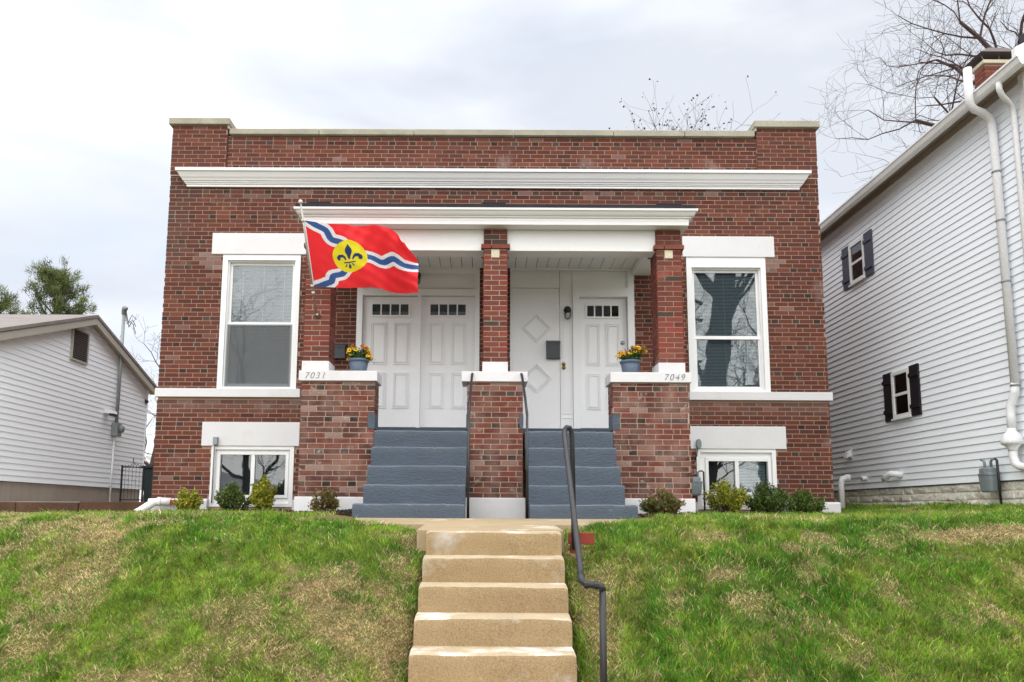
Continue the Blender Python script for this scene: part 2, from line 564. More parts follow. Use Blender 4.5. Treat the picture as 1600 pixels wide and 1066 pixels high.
def courses(u0, u1, z0, z1, openings=(), head_from=3, head_every=6, style='run', rng=RNG, pal=WALLC):
    """bricks of one face as (u0,u1,z0,z1,colour,mat)"""
    res = []
    k = 0
    z = z0
    while z < z1 - 0.015:
        zt = min(z + CH, z1)
        row = []
        if style == 'run':
            if k % head_every == head_from:
                u = u0 - rng.random() * 0.02 - (0.12 if (k // head_every) % 2 else 0.0)
                hd = True
                while u < u1:
                    w = HL if hd else BL
                    row.append((u, u + w, hd))
                    u += w
                    hd = not hd
            else:
                u = u0 - (BL / 2 if k % 2 else 0.0) + rng.uniform(-.015, .015)
                while u < u1:
                    row.append((u, u + BL, False))
                    u += BL
        else:                                   # column: stretcher + header, turned about in each course
            a = BL if k % 2 else HL
            row = [(u0, u0 + a, False), (u0 + a, u1 + JT, False)]
        zc = (z + zt) / 2
        for a, b, hd in row:
            segs = [(max(a, u0), min(b - JT, u1))]
            for (p, q, r, t) in openings:
                if r < zc < t:
                    new = []
                    for s0, s1 in segs:
                        if q <= s0 or p >= s1:
                            new.append((s0, s1))
                        else:
                            if p > s0:
                                new.append((s0, p))
                            if q < s1:
                                new.append((q, s1))
                    segs = new
            for s0, s1 in segs:
                if s1 - s0 > 0.02:
                    c = rng.choice(HEADC) if hd else rng.choice(pal)
                    v = rng.uniform(0.49, 0.72)
                    res.append((s0, s1, z, zt - JT, (c[0] * v, c[1] * v, c[2] * v, 1), hd))
        z += CH
        k += 1
    return res


def weather(a, b, z, c):
    """front wall brick tones: old lime wash-out below the sills and lintel ends, random darkening below the cornice and at one corner"""
    x = (a + b) / 2
    w = d = 0.0
    if 1.38 < z < 1.70 and (x < -2.7 or x > 3.0):
        w = max(0, (z - 1.38) / .32) * RNG.uniform(.1, .75)
    if 4.80 < z < 5.03:
        d = RNG.uniform(0, .6)
        w = RNG.uniform(.2, .7) if RNG.random() < .12 else 0
    if x < -4.55 and 3.7 < z < 5.1:
        d = max(d, RNG.uniform(.2, .8) * min(1, (-4.5 - x) / .3))
    if (-4.45 < x < -4.1 or 4.32 < x < 4.55) and 3.70 < z < 3.93:
        w = RNG.uniform(.3, .8)
    if z < .32:
        d = RNG.uniform(0, .2)
    if RNG.random() < .02:
        w = max(w, RNG.uniform(.15, .5))
    G, D = lin(146, 128, 122), lin(76, 62, 58)
    c = tuple(c[i] * (1 - w) + G[i] * w for i in range(3))
    return tuple(c[i] * (1 - d) + D[i] * d for i in range(3)) + (1,)


BRICKS = []          # (size weight, x0,x1,y0,y1,z0,z1,colour,material)


def lay(face, plane, bricks, material, depth=0.05, sign=-1):
    for a, b, z0, z1, c, hd in bricks:
        j = RNG.uniform(0, 0.002)
        if face == 'y':
            f = plane + sign * (-j)
            bx = (a, b, min(f, plane - sign * depth), max(f, plane - sign * depth), z0, z1)
            dist = 11.5 + plane
            BRICKS.append(((b - a) * (z1 - z0) / dist ** 2, *bx, weather(a, b, z0, c) if plane > -0.1 else c, material))
        else:
            f = plane - sign * j
            bx = (min(f, plane - sign * depth), max(f, plane - sign * depth), a, b, z0, z1)
            BRICKS.append((0, *bx, c, material))


house = thing('brick_house', 'red brick two-family house with white trim, porch and blue-grey steps', 'house', (0.1, 0, -0.1))
XL, XR = -4.97, 5.20
ZB = 0.17
OPEN = [(-4.08, -2.865, 1.70, 4.1), (3.09, 4.325, 1.70, 4.1),                 # windows
        (-4.25, -2.79, 3.93, 4.27), (3.04, 4.46, 3.925, 4.255),                # lintels
        (-5.1, -2.80, 1.69, 1.822), (3.07, 5.3, 1.685, 1.812),                 # sill band
        (-4.255, -2.79, 0.95, 1.315), (3.07, 4.515, 0.95, 1.29),               # basement lintels
        (-4.11, -2.86, 0.0, 1.0), (3.16, 4.36, 0.0, 1.0),                      # basement windows
        (-1.985, -0.10, 0.9, 3.80), (0.37, 2.285, 0.9, 3.80),                  # doors
        (-2.36, 2.58, -0.5, 1.05), (-2.33, 2.55, 3.80, 3.98)]                  # under and over the porch
wall = MB()
# wall core cut round the openings (front leaf), then side and rear walls and flat roof
HOLES = [(-4.08, -2.865, 1.72, 4.0), (3.09, 4.325, 1.72, 4.0), (-4.11, -2.86, 0.05, 0.98), (3.16, 4.36, 0.05, 0.98),
         (-1.987, -0.096, 1.0, 3.737), (0.37, 2.28, 1.0, 3.737)]
xs = sorted({XL + .008, XR - .008, *[h[0] for h in HOLES], *[h[1] for h in HOLES]})
zs = sorted({-0.4, 5.87, *[h[2] for h in HOLES], *[h[3] for h in HOLES]})
for i in range(len(xs) - 1):
    for j in range(len(zs) - 1):
        cx_, cz_ = (xs[i] + xs[i + 1]) / 2, (zs[j] + zs[j + 1]) / 2
        if not any(h[0] < cx_ < h[1] and h[2] < cz_ < h[3] for h in HOLES):
            wall.box(xs[i], xs[i + 1], 0.005, 0.30, zs[j], zs[j + 1])
WALL = wall.build('wall', 'mortar', house, fix=False)
sw = MB()
sw.box(XL + .006, XL + .28, 0.302, 14, -0.4, 5.6).box(XR - .28, XR - .006, 0.302, 14, -0.4, 5.6).box(XL + .281, XR - .281, 13.7, 13.99, -0.4, 5.6)
sw.build('side_wall', 'side_brick', house, fix=False)
box('flat_roof', 'roofing', house, XL + .285, XR - .285, 0.305, 13.69, 5.0, 5.2)
box('inner_floor', 'room', house, XL + .285, XR - .285, 0.305, 13.69, 1.0, 1.1)
lay('y', 0.0, courses(XL, XR, ZB, 5.88, OPEN + [(XL - 1, -4.10, 5.29, 9), (4.25, 9, 5.29, 9)], head_from=4, pal=WALLC), 'brick')
for a, b in ((XL, -4.095), (4.255, XR)):                      # the two raised parapet ends, slightly proud
    box('parapet_end', 'mortar', house, a + .008, b - .008, -0.016, 0.30, 5.20, 6.035)
    lay('y', -0.021, courses(a, b, 5.225, 6.035, (), head_from=9, head_every=6), 'brick')
# side returns of the front leaf's corners
for xx, sg in ((XL, -1), (XR, 1)):
    lay('x', xx, courses(0.055, 0.30, ZB, 5.88, (), head_from=99), 'brick', sign=sg)

# porch piers
PIERS = [(-2.345, -1.405, 'l'), (-0.235, 0.475, 'c'), (1.615, 2.59, 'r')]
PY = -1.85
for a, b, w in PIERS:
    pm = box('porch_pier', 'pier_mortar', house, a + .006, b - .006, PY + .006, PY + .352, -0.2, 1.635)
    lay('y', PY, courses(a, b, ZB, 1.635, (), head_from=2 if w != 'c' else 1), 'pier_brick', depth=0.1)
    for xx, sg in ((a, -1), (b, 1)):
        lay('x', xx, courses(PY + .106, PY + .36, ZB, 1.635, (), head_from=99), 'pier_brick', sign=sg)
COLS = [(-2.345, -2.01), (-0.036, 0.279), (2.217, 2.545)]
CY = -1.83
for a, b in COLS:
    box('porch_column', 'pier_mortar' if a < 1 else 'mortar', house, a + .007, b - .007, CY + .005, CY + .352, 1.9, 3.40)
    lay('y', CY, courses(a, b, 1.90, 3.40, (), style='col', pal=COLC), 'brick', depth=0.1)
    for xx, sg in ((a, -1), (b, 1)):
        lay('x', xx, courses(CY + .106, CY + .36, 1.90, 3.40, (), style='run', head_from=99, pal=COLC), 'brick', sign=sg)
    # projecting band course and neck above
    for i, (p, q) in enumerate(((a - .03, a + .10), (a + .11, b + .03))):
        box('brick', 'brick', house, p, q, CY - .03, CY + .10, 3.402, 3.457)
    box('column_band', 'side_brick', house, a - .028, b + .028, CY + .102, CY + .39, 3.402, 3.456)
    lay('y', CY, courses(a + .004, b - .004, 3.468, 3.675, (), style='col', pal=WALLC), 'brick', depth=0.1)
    box('column_neck', 'mortar', house, a + .012, b - .012, CY + .008, CY + .35, 3.456, 3.68)
    box('column_plaque', 'cream', house, (a + b) / 2 - .055, (a + b) / 2 + .05, CY - .005, CY + .02, 3.285, 3.395)
for ob in [o for o in COL.objects if o.name.startswith('brick') and o.type == 'MESH']:
    me = ob.data
    at = me.attributes.new('col', 'FLOAT_COLOR', 'FACE')
    c = RNG.choice(WALLC)
    at.data.foreach_set('color', np.array([c] * len(me.polygons), np.float32).ravel())

# the 290 bricks that show largest are objects of their own, the rest one mesh for each face of masonry
PIERW = [lin(*c) for c in ((122, 84, 75), (128, 96, 88), (136, 112, 105))]


def pier_colour(z):
    p = .40 if z > 1.5 else (.26 if .25 < z < .75 else .10)
    return RNG.choice(PIERW) if RNG.random() < p else RNG.choice(PIERC)


BRICKS.sort(key=lambda t: -t[0])
NB = 290
VAR = {}


def brick_mesh(material, colour):
    pal = {'brick': WALLC + COLC + HEADC, 'pier_brick': PIERC + PIERW + HEADC}[material]
    k = min(range(len(pal)), key=lambda i: sum((pal[i][q] - colour[q]) ** 2 for q in range(3)))
    key = (material, k)
    if key not in VAR:
        me = bpy.data.meshes.new('brick')
        vs = [(x, y, z) for z in (0, 1) for y in (0, 1) for x in (0, 1)]
        me.from_pydata(vs, [], [(0, 2, 3, 1), (4, 5, 7, 6), (0, 1, 5, 4), (1, 3, 7, 5), (3, 2, 6, 7), (2, 0, 4, 6)])
        at = me.attributes.new('col', 'FLOAT_COLOR', 'FACE')
        at.data.foreach_set('color', np.array([pal[k]] * 6, np.float32).ravel())
        me.materials.append(MT[material])
        VAR[key] = me
    return VAR[key]


hp = ORIGIN[house]
for t in BRICKS[:NB]:
    _, x0, x1, y0, y1, z0, z1, c, m_ = t
    if m_ == 'pier_brick' and c[0] > 0.09:
        c = pier_colour(z0)
    ob = bpy.data.objects.new('brick', brick_mesh(m_, c))
    COL.objects.link(ob)
    ob.parent = house
    ob.location = (x0 - hp.x, y0 - hp.y, z0 - hp.z)
    ob.scale = (x1 - x0, y1 - y0, z1 - z0)
for m_ in ('brick', 'pier_brick'):
    mb = MB()
    for t in BRICKS[NB:]:
        if t[8] == m_:
            c = t[7]
            if m_ == 'pier_brick' and c[0] > 0.09:
                c = pier_colour(t[5])
            mb.box(*t[1:7], col=c)
    mb.build('brickwork', m_, house, fix=False, kind='stuff')

# ------------------------------------------------------------------ stone and wood trim of the brick house
def stone_run(name, m, a, b, y0, y1, z0, z1, cuts, bevel=0.006):
    xs_ = [a] + list(cuts) + [b]
    for i in range(len(xs_) - 1):
        box(name, m, house, xs_[i] + (.004 if i else 0), xs_[i + 1] - (.004 if i < len(xs_) - 2 else 0), y0, y1,
            z0 + RNG.uniform(0, .004), z1 + RNG.uniform(-.006, .006), bevel=bevel)


stone_run('coping_stone', 'coping', -4.06, 4.22, -0.055, 0.34, 5.882, 5.975, (-2.65, -1.15, 0.42, 2.0, 3.12))
stone_run('coping_stone', 'coping', -5.02, -4.058, -0.075, 0.34, 6.037, 6.14, ())
stone_run('coping_stone', 'coping', 4.218, 5.25, -0.075, 0.34, 6.037, 6.145, ())
for a, b in ((-4.0955, -4.058), (4.218, 4.2545)):               # sloping shoulder where the coping steps up
    MB().prism([(a, 5.976), (b, 5.976), (b if a > 0 else a, 6.12)], 'y', -0.05, 0.33).build('coping_shoulder', 'coping', house)


def moulding(name, m, xl, xr, prof, ywall, zoff=0):
    """a crown moulding: profile of (projection, z), mitred round both ends back to the wall"""
    mb = MB()
    n = len(prof)
    rings = []
    for (o_, z) in prof:
        rings.append([(xl - o_, ywall + .0, z), (xl - o_, ywall - o_, z), (xr + o_, ywall - o_, z), (xr + o_, ywall, z)])
    vs = [p for r in rings for p in r]
    fs = []
    for i in range(n - 1):
        for k in range(3):
            fs.append((i * 4 + k, i * 4 + k + 1, (i + 1) * 4 + k + 1, (i + 1) * 4 + k))
    fs.append((0, 1, 2, 3))
    fs.append(((n - 1) * 4, (n - 1) * 4 + 1, (n - 1) * 4 + 2, (n - 1) * 4 + 3))
    fs.append(tuple([i * 4 for i in range(n)] ))
    fs.append(tuple([i * 4 + 3 for i in range(n)]))
    mb.add(vs, fs)
    return mb.build(name, m, house)


crown = [(0.035, 5.020), (0.035, 5.055), (0.05, 5.057), (0.05, 5.072), (0.065, 5.076), (0.07, 5.098), (0.085, 5.102), (0.095, 5.125), (0.115, 5.150), (0.140, 5.200),
         (0.150, 5.222), (0.172, 5.226), (0.175, 5.272), (0.0, 5.29)]
moulding('cornice', 'trim', -4.66, 4.86, crown, -0.002)

for a, b, z0, z1 in ((-4.25, -2.79, 3.93, 4.27), (3.04, 4.46, 3.925, 4.255)):
    box('window_lintel', 'white', house, a, b, -0.03, 0.05, z0, z1, bevel=0.005)
for a, b, z0, z1 in ((-4.258, -2.79, 0.955, 1.315), (3.07, 4.515, 0.95, 1.29)):
    box('basement_lintel', 'white', house, a, b, -0.025, 0.05, z0, z1, bevel=0.006)
box('window_sill', 'white', house, -4.99, -2.80, -0.055, 0.06, 1.692, 1.822, bevel=0.005)
box('window_sill', 'white', house, 3.075, 5.235, -0.055, 0.06, 1.685, 1.812, bevel=0.005)
for a, b in ((-4.99, -4.112), (4.362, 5.26)):
    MB().prism([(0.05, -0.15), (-0.075, -0.15), (-0.075, 0.135), (-0.06, 0.165), (0.05, 0.168)], 'x', a, b).build('foundation_base', 'white', house, bevel=0.012)
for a, b in ((-2.86, -2.36), (2.6, 3.158)):
    MB().prism([(0.05, -0.15), (-0.055, -0.15), (-0.055, 0.15), (0.05, 0.155)], 'x', a, b).build('foundation_base', 'white', house, bevel=0.008)
for a, b, w in PIERS:
    box('pier_base', 'white', house, a - .03, b + .03 if w != 'l' else b - .05, PY - .035, PY + .38, -0.25, 0.172 if w != 'c' else 0.17, bevel=0.008)
    cap = box('pier_cap', 'white', house, a - .03 - (.0 if w != 'c' else .04), b + .03 + (.0 if w != 'c' else .03), PY - .035, PY + .40, 1.637, 1.767, bevel=0.006)
    if w == 'l':
        CAPL = cap
    if w == 'r':
        CAPR = cap
for i, (a, b) in enumerate(COLS):
    box('column_base', 'white', house, a - .006, b + .006, CY - .012, CY + .372, 1.769, 1.90, bevel=0.004)


def text_mesh(ch, size, shear):
    cu = bpy.data.curves.new('t', 'FONT')
    cu.body = ch
    cu.size = size
    cu.shear = shear
    cu.extrude = 0.002
    cu.offset = -0.0018
    ob = bpy.data.objects.new('t', cu)
    COL.objects.link(ob)
    me = bpy.data.meshes.new_from_object(ob.evaluated_get(bpy.context.evaluated_depsgraph_get()))
    bpy.data.objects.remove(ob)
    bpy.data.curves.remove(cu)
    return me


for cap, txt, x0 in ((CAPL, '7031', -2.305), (CAPR, '7049', 2.26)):
    for i, ch in enumerate(txt):
        me = text_mesh(ch, 0.115, 0.25)
        me.materials.append(MT['ink'])
        ob = bpy.data.objects.new('house_number_digit', me)
        COL.objects.link(ob)
        ob.parent = cap
        ob.rotation_euler = (math.pi / 2, 0, 0)
        ob.location = (x0 + i * 0.07 - hp.x, PY - .037 - hp.y, 1.665 - hp.z)


# ------------------------------------------------------------------ windows
def frame_mb(x0, x1, z0, z1, w, y0, y1, wt=None, wb=None):
    wt, wb = wt or w, wb or w
    return (MB().box(x0, x0 + w, y0, y1, z0, z1).box(x1 - w, x1, y0, y1, z0, z1)
            .box(x0 + w, x1 - w, y0, y1, z1 - wt, z1).box(x0 + w, x1 - w, y0, y1, z0, z0 + wb))


def sash_window(x0, x1, z0, z1, zm, head, blind_drop):
    w = frame_mb(x0, x1, z0, z1, 0.078, -0.012, 0.10, wt=head, wb=0.03).build('window', 'trim', house, fix=False)
    a, b = x0 + .078, x1 - .078
    c, d = z0 + .03, z1 - head
    MB().box(a, a + .02, 0.03, 0.16, c, d).box(b - .02, b, 0.03, 0.16, c, d).box(a + .02, b - .02, 0.03, 0.16, d - .02, d).build('jamb', 'trim', w, fix=False)
    a, b, d = a + .02, b - .02, d - .02
    frame_mb(a, b, zm - .018, d, 0.038, 0.078, 0.105, wb=0.036).build('upper_sash', 'trim', w, fix=False)
    frame_mb(a, b, c, zm + .018, 0.042, 0.048, 0.076, wt=0.036, wb=0.06).build('lower_sash', 'trim', w, fix=False)
    box('pane', 'glass', w, a + .036, b - .036, 0.09, 0.094, zm + .016, d - .036)
    box('pane', 'glass', w, a + .040, b - .040, 0.060, 0.064, c + .058, zm - .016)
    frame_mb(a + .001, b - .001, c + .001, zm - .02, 0.018, 0.036, 0.046).build('screen_frame', 'galv' if x0 < 0 else 'trim', w, fix=False)
    if x0 < 0:
        box('insect_screen', 'screen', w, a + .017, b - .017, 0.0400, 0.0412, c + .017, zm - .036)
    bl = MB()
    z = d - .03
    i = 0
    while z > c + .03 and z > blind_drop:
        th = 0.010
        bl.add([(a + .01, 0.150, z - th), (b - .01, 0.150, z - th), (b - .01, 0.172, z + th), (a + .01, 0.172, z + th)], [(0, 1, 2, 3)])
        z -= 0.0225
        i += 1
    for lx in (a + .18, (a + b) / 2, b - .18):
        bl.box(lx - .003, lx + .003, 0.146, 0.148, z, d - .03)
    bl.box(a + .01, b - .01, 0.145, 0.18, d - .03, d)
    bl.build('blind', 'blind', w, fix=False, kind='stuff')
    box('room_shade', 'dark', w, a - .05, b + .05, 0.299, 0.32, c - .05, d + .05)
    return w


sash_window(-4.075, -2.872, 1.823, 3.926, 2.855, 0.085, 0)
sash_window(3.095, 4.318, 1.815, 3.922, 2.675, 0.16, 0)


def basement_window(x0, x1, z0, z1, wins, gl, plain):
    w = frame_mb(x0, x1, z0, z1, 0.06, -0.008, 0.10, wt=0.05, wb=0.05).build('basement_window', 'trim', house, fix=False)
    a0, a1, b0, b1 = wins
    sur = MB()
    sur.box(x0 + .06, a0, 0.03, 0.12, z0 + .05, z1 - .05).box(a1, x1 - .06, 0.03, 0.12, z0 + .05, z1 - .05)
    sur.box(a0, a1, 0.03, 0.12, b1, z1 - .05).box(a0, a1, 0.03, 0.12, z0 + .05, b0)
    sur.build('surround', 'trim', w, fix=False)
    frame_mb(a0 + .002, a1 - .002, b0 + .002, b1 - .002, 0.045, 0.012, 0.10).build('sash', 'trim', w, fix=False)
    xm = (a0 + a1) / 2 + gl
    box('mullion', 'trim', w, xm - .028, xm + .028, 0.018, 0.09, b0 + .045, b1 - .045)
    box('pane', 'darkglass', w, a0 + .045, xm - .028, 0.055, 0.059, b0 + .045, b1 - .045)
    box('pane', 'darkglass' if plain else 'glass', w, xm + .028, a1 - .045, 0.045, 0.049, b0 + .045, b1 - .045)
    box('dim_backing', 'room', w, x0 - .02, x1 + .02, 0.24, 0.26, z0 - .02, z1 + .02)  # dark sheet added behind the panes, painting in the unlit interior
    if not plain:
        bl = MB()
        z = b1 - .05
        while z > b0 + .05:
            bl.add([(xm + .03, 0.13, z - .008), (a1 - .05, 0.13, z - .008), (a1 - .05, 0.148, z + .008), (xm + .03, 0.148, z + .008)], [(0, 1, 2, 3)])
            z -= 0.0225
        bl.build('blind', 'blind', w, fix=False, kind='stuff')
    else:                                                   # a loop of pale cord hanging behind the pane
        pts = [(xm + .30 + .105 * math.sin(t), 0.10, b1 - .06 - .16 + .16 * math.cos(t)) for t in np.linspace(-2.6, 2.6, 24)]
        pts = [(p[0], p[1], b1 - .055 - (p[2] - (b1 - .22 - .16)) * 0 - (.20 - .20 * abs((k - 11.5) / 11.5) ** 2.4)) for k, p in enumerate(pts)]
        pts = [(xm + .30 + .115 * (k - 11.5) / 11.5, p[1], p[2]) for k, p in enumerate(pts)]
        MB().tube(pts, 0.006, 5).build('hanging_cord', 'blind', w, smooth=True)
    return w


basement_window(-4.105, -2.865, 0.05, 0.952, (-4.02, -2.945, 0.18, 0.875), 0.0, True)
basement_window(3.165, 4.355, 0.05, 0.948, (3.30, 4.285, 0.26, 0.815), -0.02, False)

# ------------------------------------------------------------------ doors
ZD = 1.262


def door(x0, x1, z1, kn, frost):
    d = MB().box(x0, x1, 0.075, 0.12, ZD, z1).build('door', 'door', house, fix=False)
    w = x1 - x0
    h = z1 - ZD

    def panel(a, b, p, q):
        for i_, (g_, y_) in enumerate(((0.0, 0.068), (0.028, 0.064))):
            frame_mb(a + g_, b - g_, p + g_, q - g_, 0.013, y_ - .006, 0.0748).build('panel_bead', 'door', d, fix=False)
        box('panel', 'door', d, a + .045, b - .045, 0.0665, 0.0746, p + .045, q - .045, bevel=0.006)
    for a, b in ((x0 + .145 * w, x0 + .44 * w), (x0 + .56 * w, x0 + .855 * w)):
        panel(a, b, ZD + .14 * h, ZD + .415 * h)
        panel(a, b, ZD + .475 * h, ZD + .80 * h)
    a, b, p, q = x0 + .17 * w, x0 + .83 * w, ZD + .855 * h, ZD + .94 * h
    frame_mb(a - .025, b + .025, p - .025, q + .025, 0.025, 0.055, 0.0747).build('light_frame', 'door', d, fix=False)
    sp = (b - a + .02) / 4
    for k in range(4):
        c0 = a + k * sp
        if k:
            box('muntin', 'door', d, c0 - .02, c0, 0.058, 0.0747, p, q)
        box('pane', 'darkglass', d, c0, c0 + sp - .02, 0.070, 0.0735, p, q)
        box('pane_back', 'room', d, c0 + .001, c0 + sp - .021, 0.0737, 0.0745, p + .001 + (q - p) * (.33 if frost else 0), q - .001)
        if frost:
            box('half_curtain', 'blind', d, c0 + .001, c0 + sp - .021, 0.0737, 0.0744, p + .001, p + (q - p) * .33)
    if kn:
        MB().lathe([(.028, 0), (.03, -.006), (.012, -.012), (.012, -.03), (.028, -.04), (.03, -.055), (.018, -.066), (.002, -.068)],
                   (kn[0], 0.075, kn[1]), 14, axis='y').build('door_knob', kn[2], d, smooth=True)
    return d


door(-1.897, -1.052, 3.293, None, True)
door(-0.998, -0.172, 3.295, None, True)
door(1.437, 2.172, 3.285, None, False)
df = MB()
df.box(-1.985, -1.90, 0.0, 0.13, ZD - .02, 3.735).box(-0.170, -0.098, 0.0, 0.13, ZD - .02, 3.735)
df.box(-1.90, -0.170, 0.0, 0.13, 3.645, 3.735).box(-1.90, -0.170, 0.0, 0.13, 3.30, 3.40)
df.box(-1.052, -0.998, 0.01, 0.13, ZD - .02, 3.30)
df.build('door_frame', 'door', house, fix=False)
box('transom_panel', 'door', house, -1.90, -0.170, 0.05, 0.13, 3.40, 3.645)
frame_mb(-1.86, -0.21, 3.425, 3.62, 0.018, 0.038, 0.0498).build('transom_bead', 'door', house, fix=False)
# right bay: blank panel with two diamonds, pilaster board, then the framed door
box('blank_panel', 'door', house, 0.41, 1.135, 0.045, 0.12, ZD - .02, 3.43)
box('blank_panel_head', 'door', house, 0.41, 1.135, 0.040, 0.12, 3.436, 3.735)
box('panel_edge_board', 'door', house, 0.372, 0.408, 0.015, 0.12, ZD - .02, 3.735)
pb = box('pilaster_board', 'door', house, 1.140, 1.328, 0.03, 0.12, ZD - .02, 3.735)
for z in (1.40, 1.47):
    box('plinth_bead', 'door', house, 1.145, 1.322, 0.020, 0.0298, z, z + .018)
for xx in (1.165, 1.19, 1.30):
    box('reed', 'door', house, xx, xx + .012, 0.022, 0.0297, 1.50, 3.72)
for cz in (2.80, 2.02):
    for s_, w_ in ((0.232, .013), (0.190, .010)):
        mb = MB()
        for sx in (-1, 1):
            for sz in (-1, 1):
                p, q = (0.775 + sx * s_, cz), (0.775, cz + sz * s_)
                i_ = 1 - w_ / s_ * 1.6
                p2, q2 = (0.775 + sx * s_ * i_, cz), (0.775, cz + sz * s_ * i_)
                mb.prism([p, q, q2, p2], 'y', 0.022, 0.0448)
        mb.build('diamond_bead', 'door', house)
fr = MB()
fr.box(1.332, 1.432, -0.01, 0.12, ZD - .02, 3.43).box(2.178, 2.278, -0.01, 0.12, ZD - .02, 3.735).box(1.432, 2.178, -0.01, 0.12, 3.29, 3.43)
fr.build('door_frame', 'door', house, fix=False)
box('header_panel', 'door', house, 1.332, 2.176, 0.02, 0.12, 3.432, 3.735)
MB().lathe([(.026, 0), (.03, -.005), (.03, -.02), (.014, -.03), (.002, -.032)], (2.10, 0.075, 2.58), 14, axis='y').build('deadbolt', 'steel', house, smooth=True)
MB().lathe([(.03, 0), (.03, -.012), (.02, -.03), (.002, -.032)], (1.19, 0.03, 2.235), 12, axis='y').lathe(
    [(.03, 0), (.03, -.012), (.024, -.045), (.002, -.047)], (1.19, 0.03, 2.18), 12, axis='y').build('brass_lock', 'brass', house, smooth=True)

# ------------------------------------------------------------------ porch floor, steps, roof
box('threshold', 'dark_step', house, -2.0, -0.09, -0.06, 0.1, 1.012, ZD - .022)
box('threshold', 'dark_step', house, 0.36, 2.29, -0.06, 0.1, 1.012, ZD - .022)
box('porch_floor', 'step', house, -2.36, 2.60, PY + .36, -0.002, 0.82, 1.008)


def worn_block(name, m, parent, x0, x1, y0, y1, z0, z1, r=0.02, amp=0.006, seed=0, nseg=40, label=None, top=None):
    """a step: extruded along x with a rounded, slightly worn front nosing"""
    rn = np.random.RandomState(seed)
    prof0 = [(y1, z0), (y0, z0), (y0, z0 + (z1 - z0) * .35), (y0, z0 + (z1 - z0) * .7), (y0, z1 - r), (y0 + r * .3, z1 - r * .3), (y0 + r, z1), (y0 + (y1 - y0) * .5, z1), (y1, z1)]
    xs_ = np.linspace(x0, x1, nseg)
    vs, fs = [], []
    n = len(prof0)
    ph = rn.rand(6) * 6.3
    for i, x in enumerate(xs_):
        wob = amp * (math.sin(x * 5.1 + ph[0]) + .6 * math.sin(x * 13 + ph[1]) + .6 * (rn.rand() - .5))
        endr = r * .9 * (math.exp(-(x - x0) / .012) + math.exp(-(x1 - x) / .012))
        chip = 0.012 if rn.rand() < .05 else 0
        for k, (y, z) in enumerate(prof0):
            if k in (4, 5, 6):
                y += -wob * .5 + endr * .6 + chip * .6
                z += wob * .6 - endr * .5 - chip * .6
            elif k in (2, 3, 1):
                y += -wob * .3
            vs.append((x, y, z))
    for i in range(nseg - 1):
        for k in range(n):
            k2 = (k + 1) % n
            fs.append((i * n + k, i * n + k2, (i + 1) * n + k2, (i + 1) * n + k))
    fs.append(tuple(range(n)))
    fs.append(tuple(range((nseg - 1) * n, nseg * n)))
    ob = MB().add(vs, fs).build(name, m, parent, label=label)
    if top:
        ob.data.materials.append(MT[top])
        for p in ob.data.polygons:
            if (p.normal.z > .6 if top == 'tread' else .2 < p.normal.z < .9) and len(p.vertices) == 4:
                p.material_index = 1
    ob.data.shade_smooth()
    md = ob.modifiers.new('es', 'EDGE_SPLIT')
    md.split_angle = math.radians(40)
    return ob


tops = [1.010, 0.785, 0.540, 0.306, 0.083]
ys = [-1.87, -2.10, -2.37, -2.64, -2.91]
for (a, b, al, bl) in ((-1.40, -0.225, -1.475, -0.225), (0.50, 1.61, 0.50, 1.70)):
    for i, (z, y) in enumerate(zip(tops, ys)):
        last = i == 4
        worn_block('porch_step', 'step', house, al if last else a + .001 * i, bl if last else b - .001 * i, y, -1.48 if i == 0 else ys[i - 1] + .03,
                   (tops[i + 1] - .02) if not last else -0.2, z, 0.016, 0.004, 11 + i + int(a > 0) * 7, top='step_worn_highlight')
# painted blocks where the top step turns the corner of each pier
for x0, x1 in ((-1.488, -1.398), (-0.243, -0.20), (0.432, 0.482), (1.608, 1.70)):
    box('painted_corner', 'step', house, x0, x1, PY - .006, PY + .3, 1.03, 1.225, bevel=0.004)

ceil_z = 3.735
k = 0
x = -2.33
while x < 2.53:
    x1 = min(x + 0.1635, 2.53)
    box('soffit_board', 'soffit', house, x, x1 - .009, -1.80, 0.03, ceil_z, ceil_z + .015)
    x = x1
box('soffit_backing', 'dark', house, -2.36, 2.56, -1.80, 0.03, ceil_z + .018, ceil_z + .03)
MB().box(-2.0, -0.1, -0.03, -0.001, 3.70, 3.734).box(0.37, 2.28, -0.03, -0.001, 3.70, 3.734).build('ceiling_bead', 'soffit', house, fix=False)
for (a, b) in ((-2.013, -0.033), (0.276, 2.22)):
    bm_ = box('porch_beam', 'trim', house, a, b, CY + .055, CY + .30, 3.43, 3.679)
    box('beam_lip', 'soffit', house, a, b, CY + .05, CY + .305, 3.395, 3.428)
box('side_beam', 'soffit', house, -2.335, -2.05, CY + .36, -0.002, 3.63, 3.7345)
box('side_beam', 'soffit', house, 2.26, 2.53, CY + .36, -0.002, 3.63, 3.7345)
MB().box(-2.375, 2.615, -1.97, -1.945, 3.7335, 3.80).box(-2.375, -2.35, -1.944, -0.005, 3.7335, 3.80).box(2.59, 2.615, -1.944, -0.005, 3.7335, 3.80).build('frieze_board', 'trim', house, fix=False)
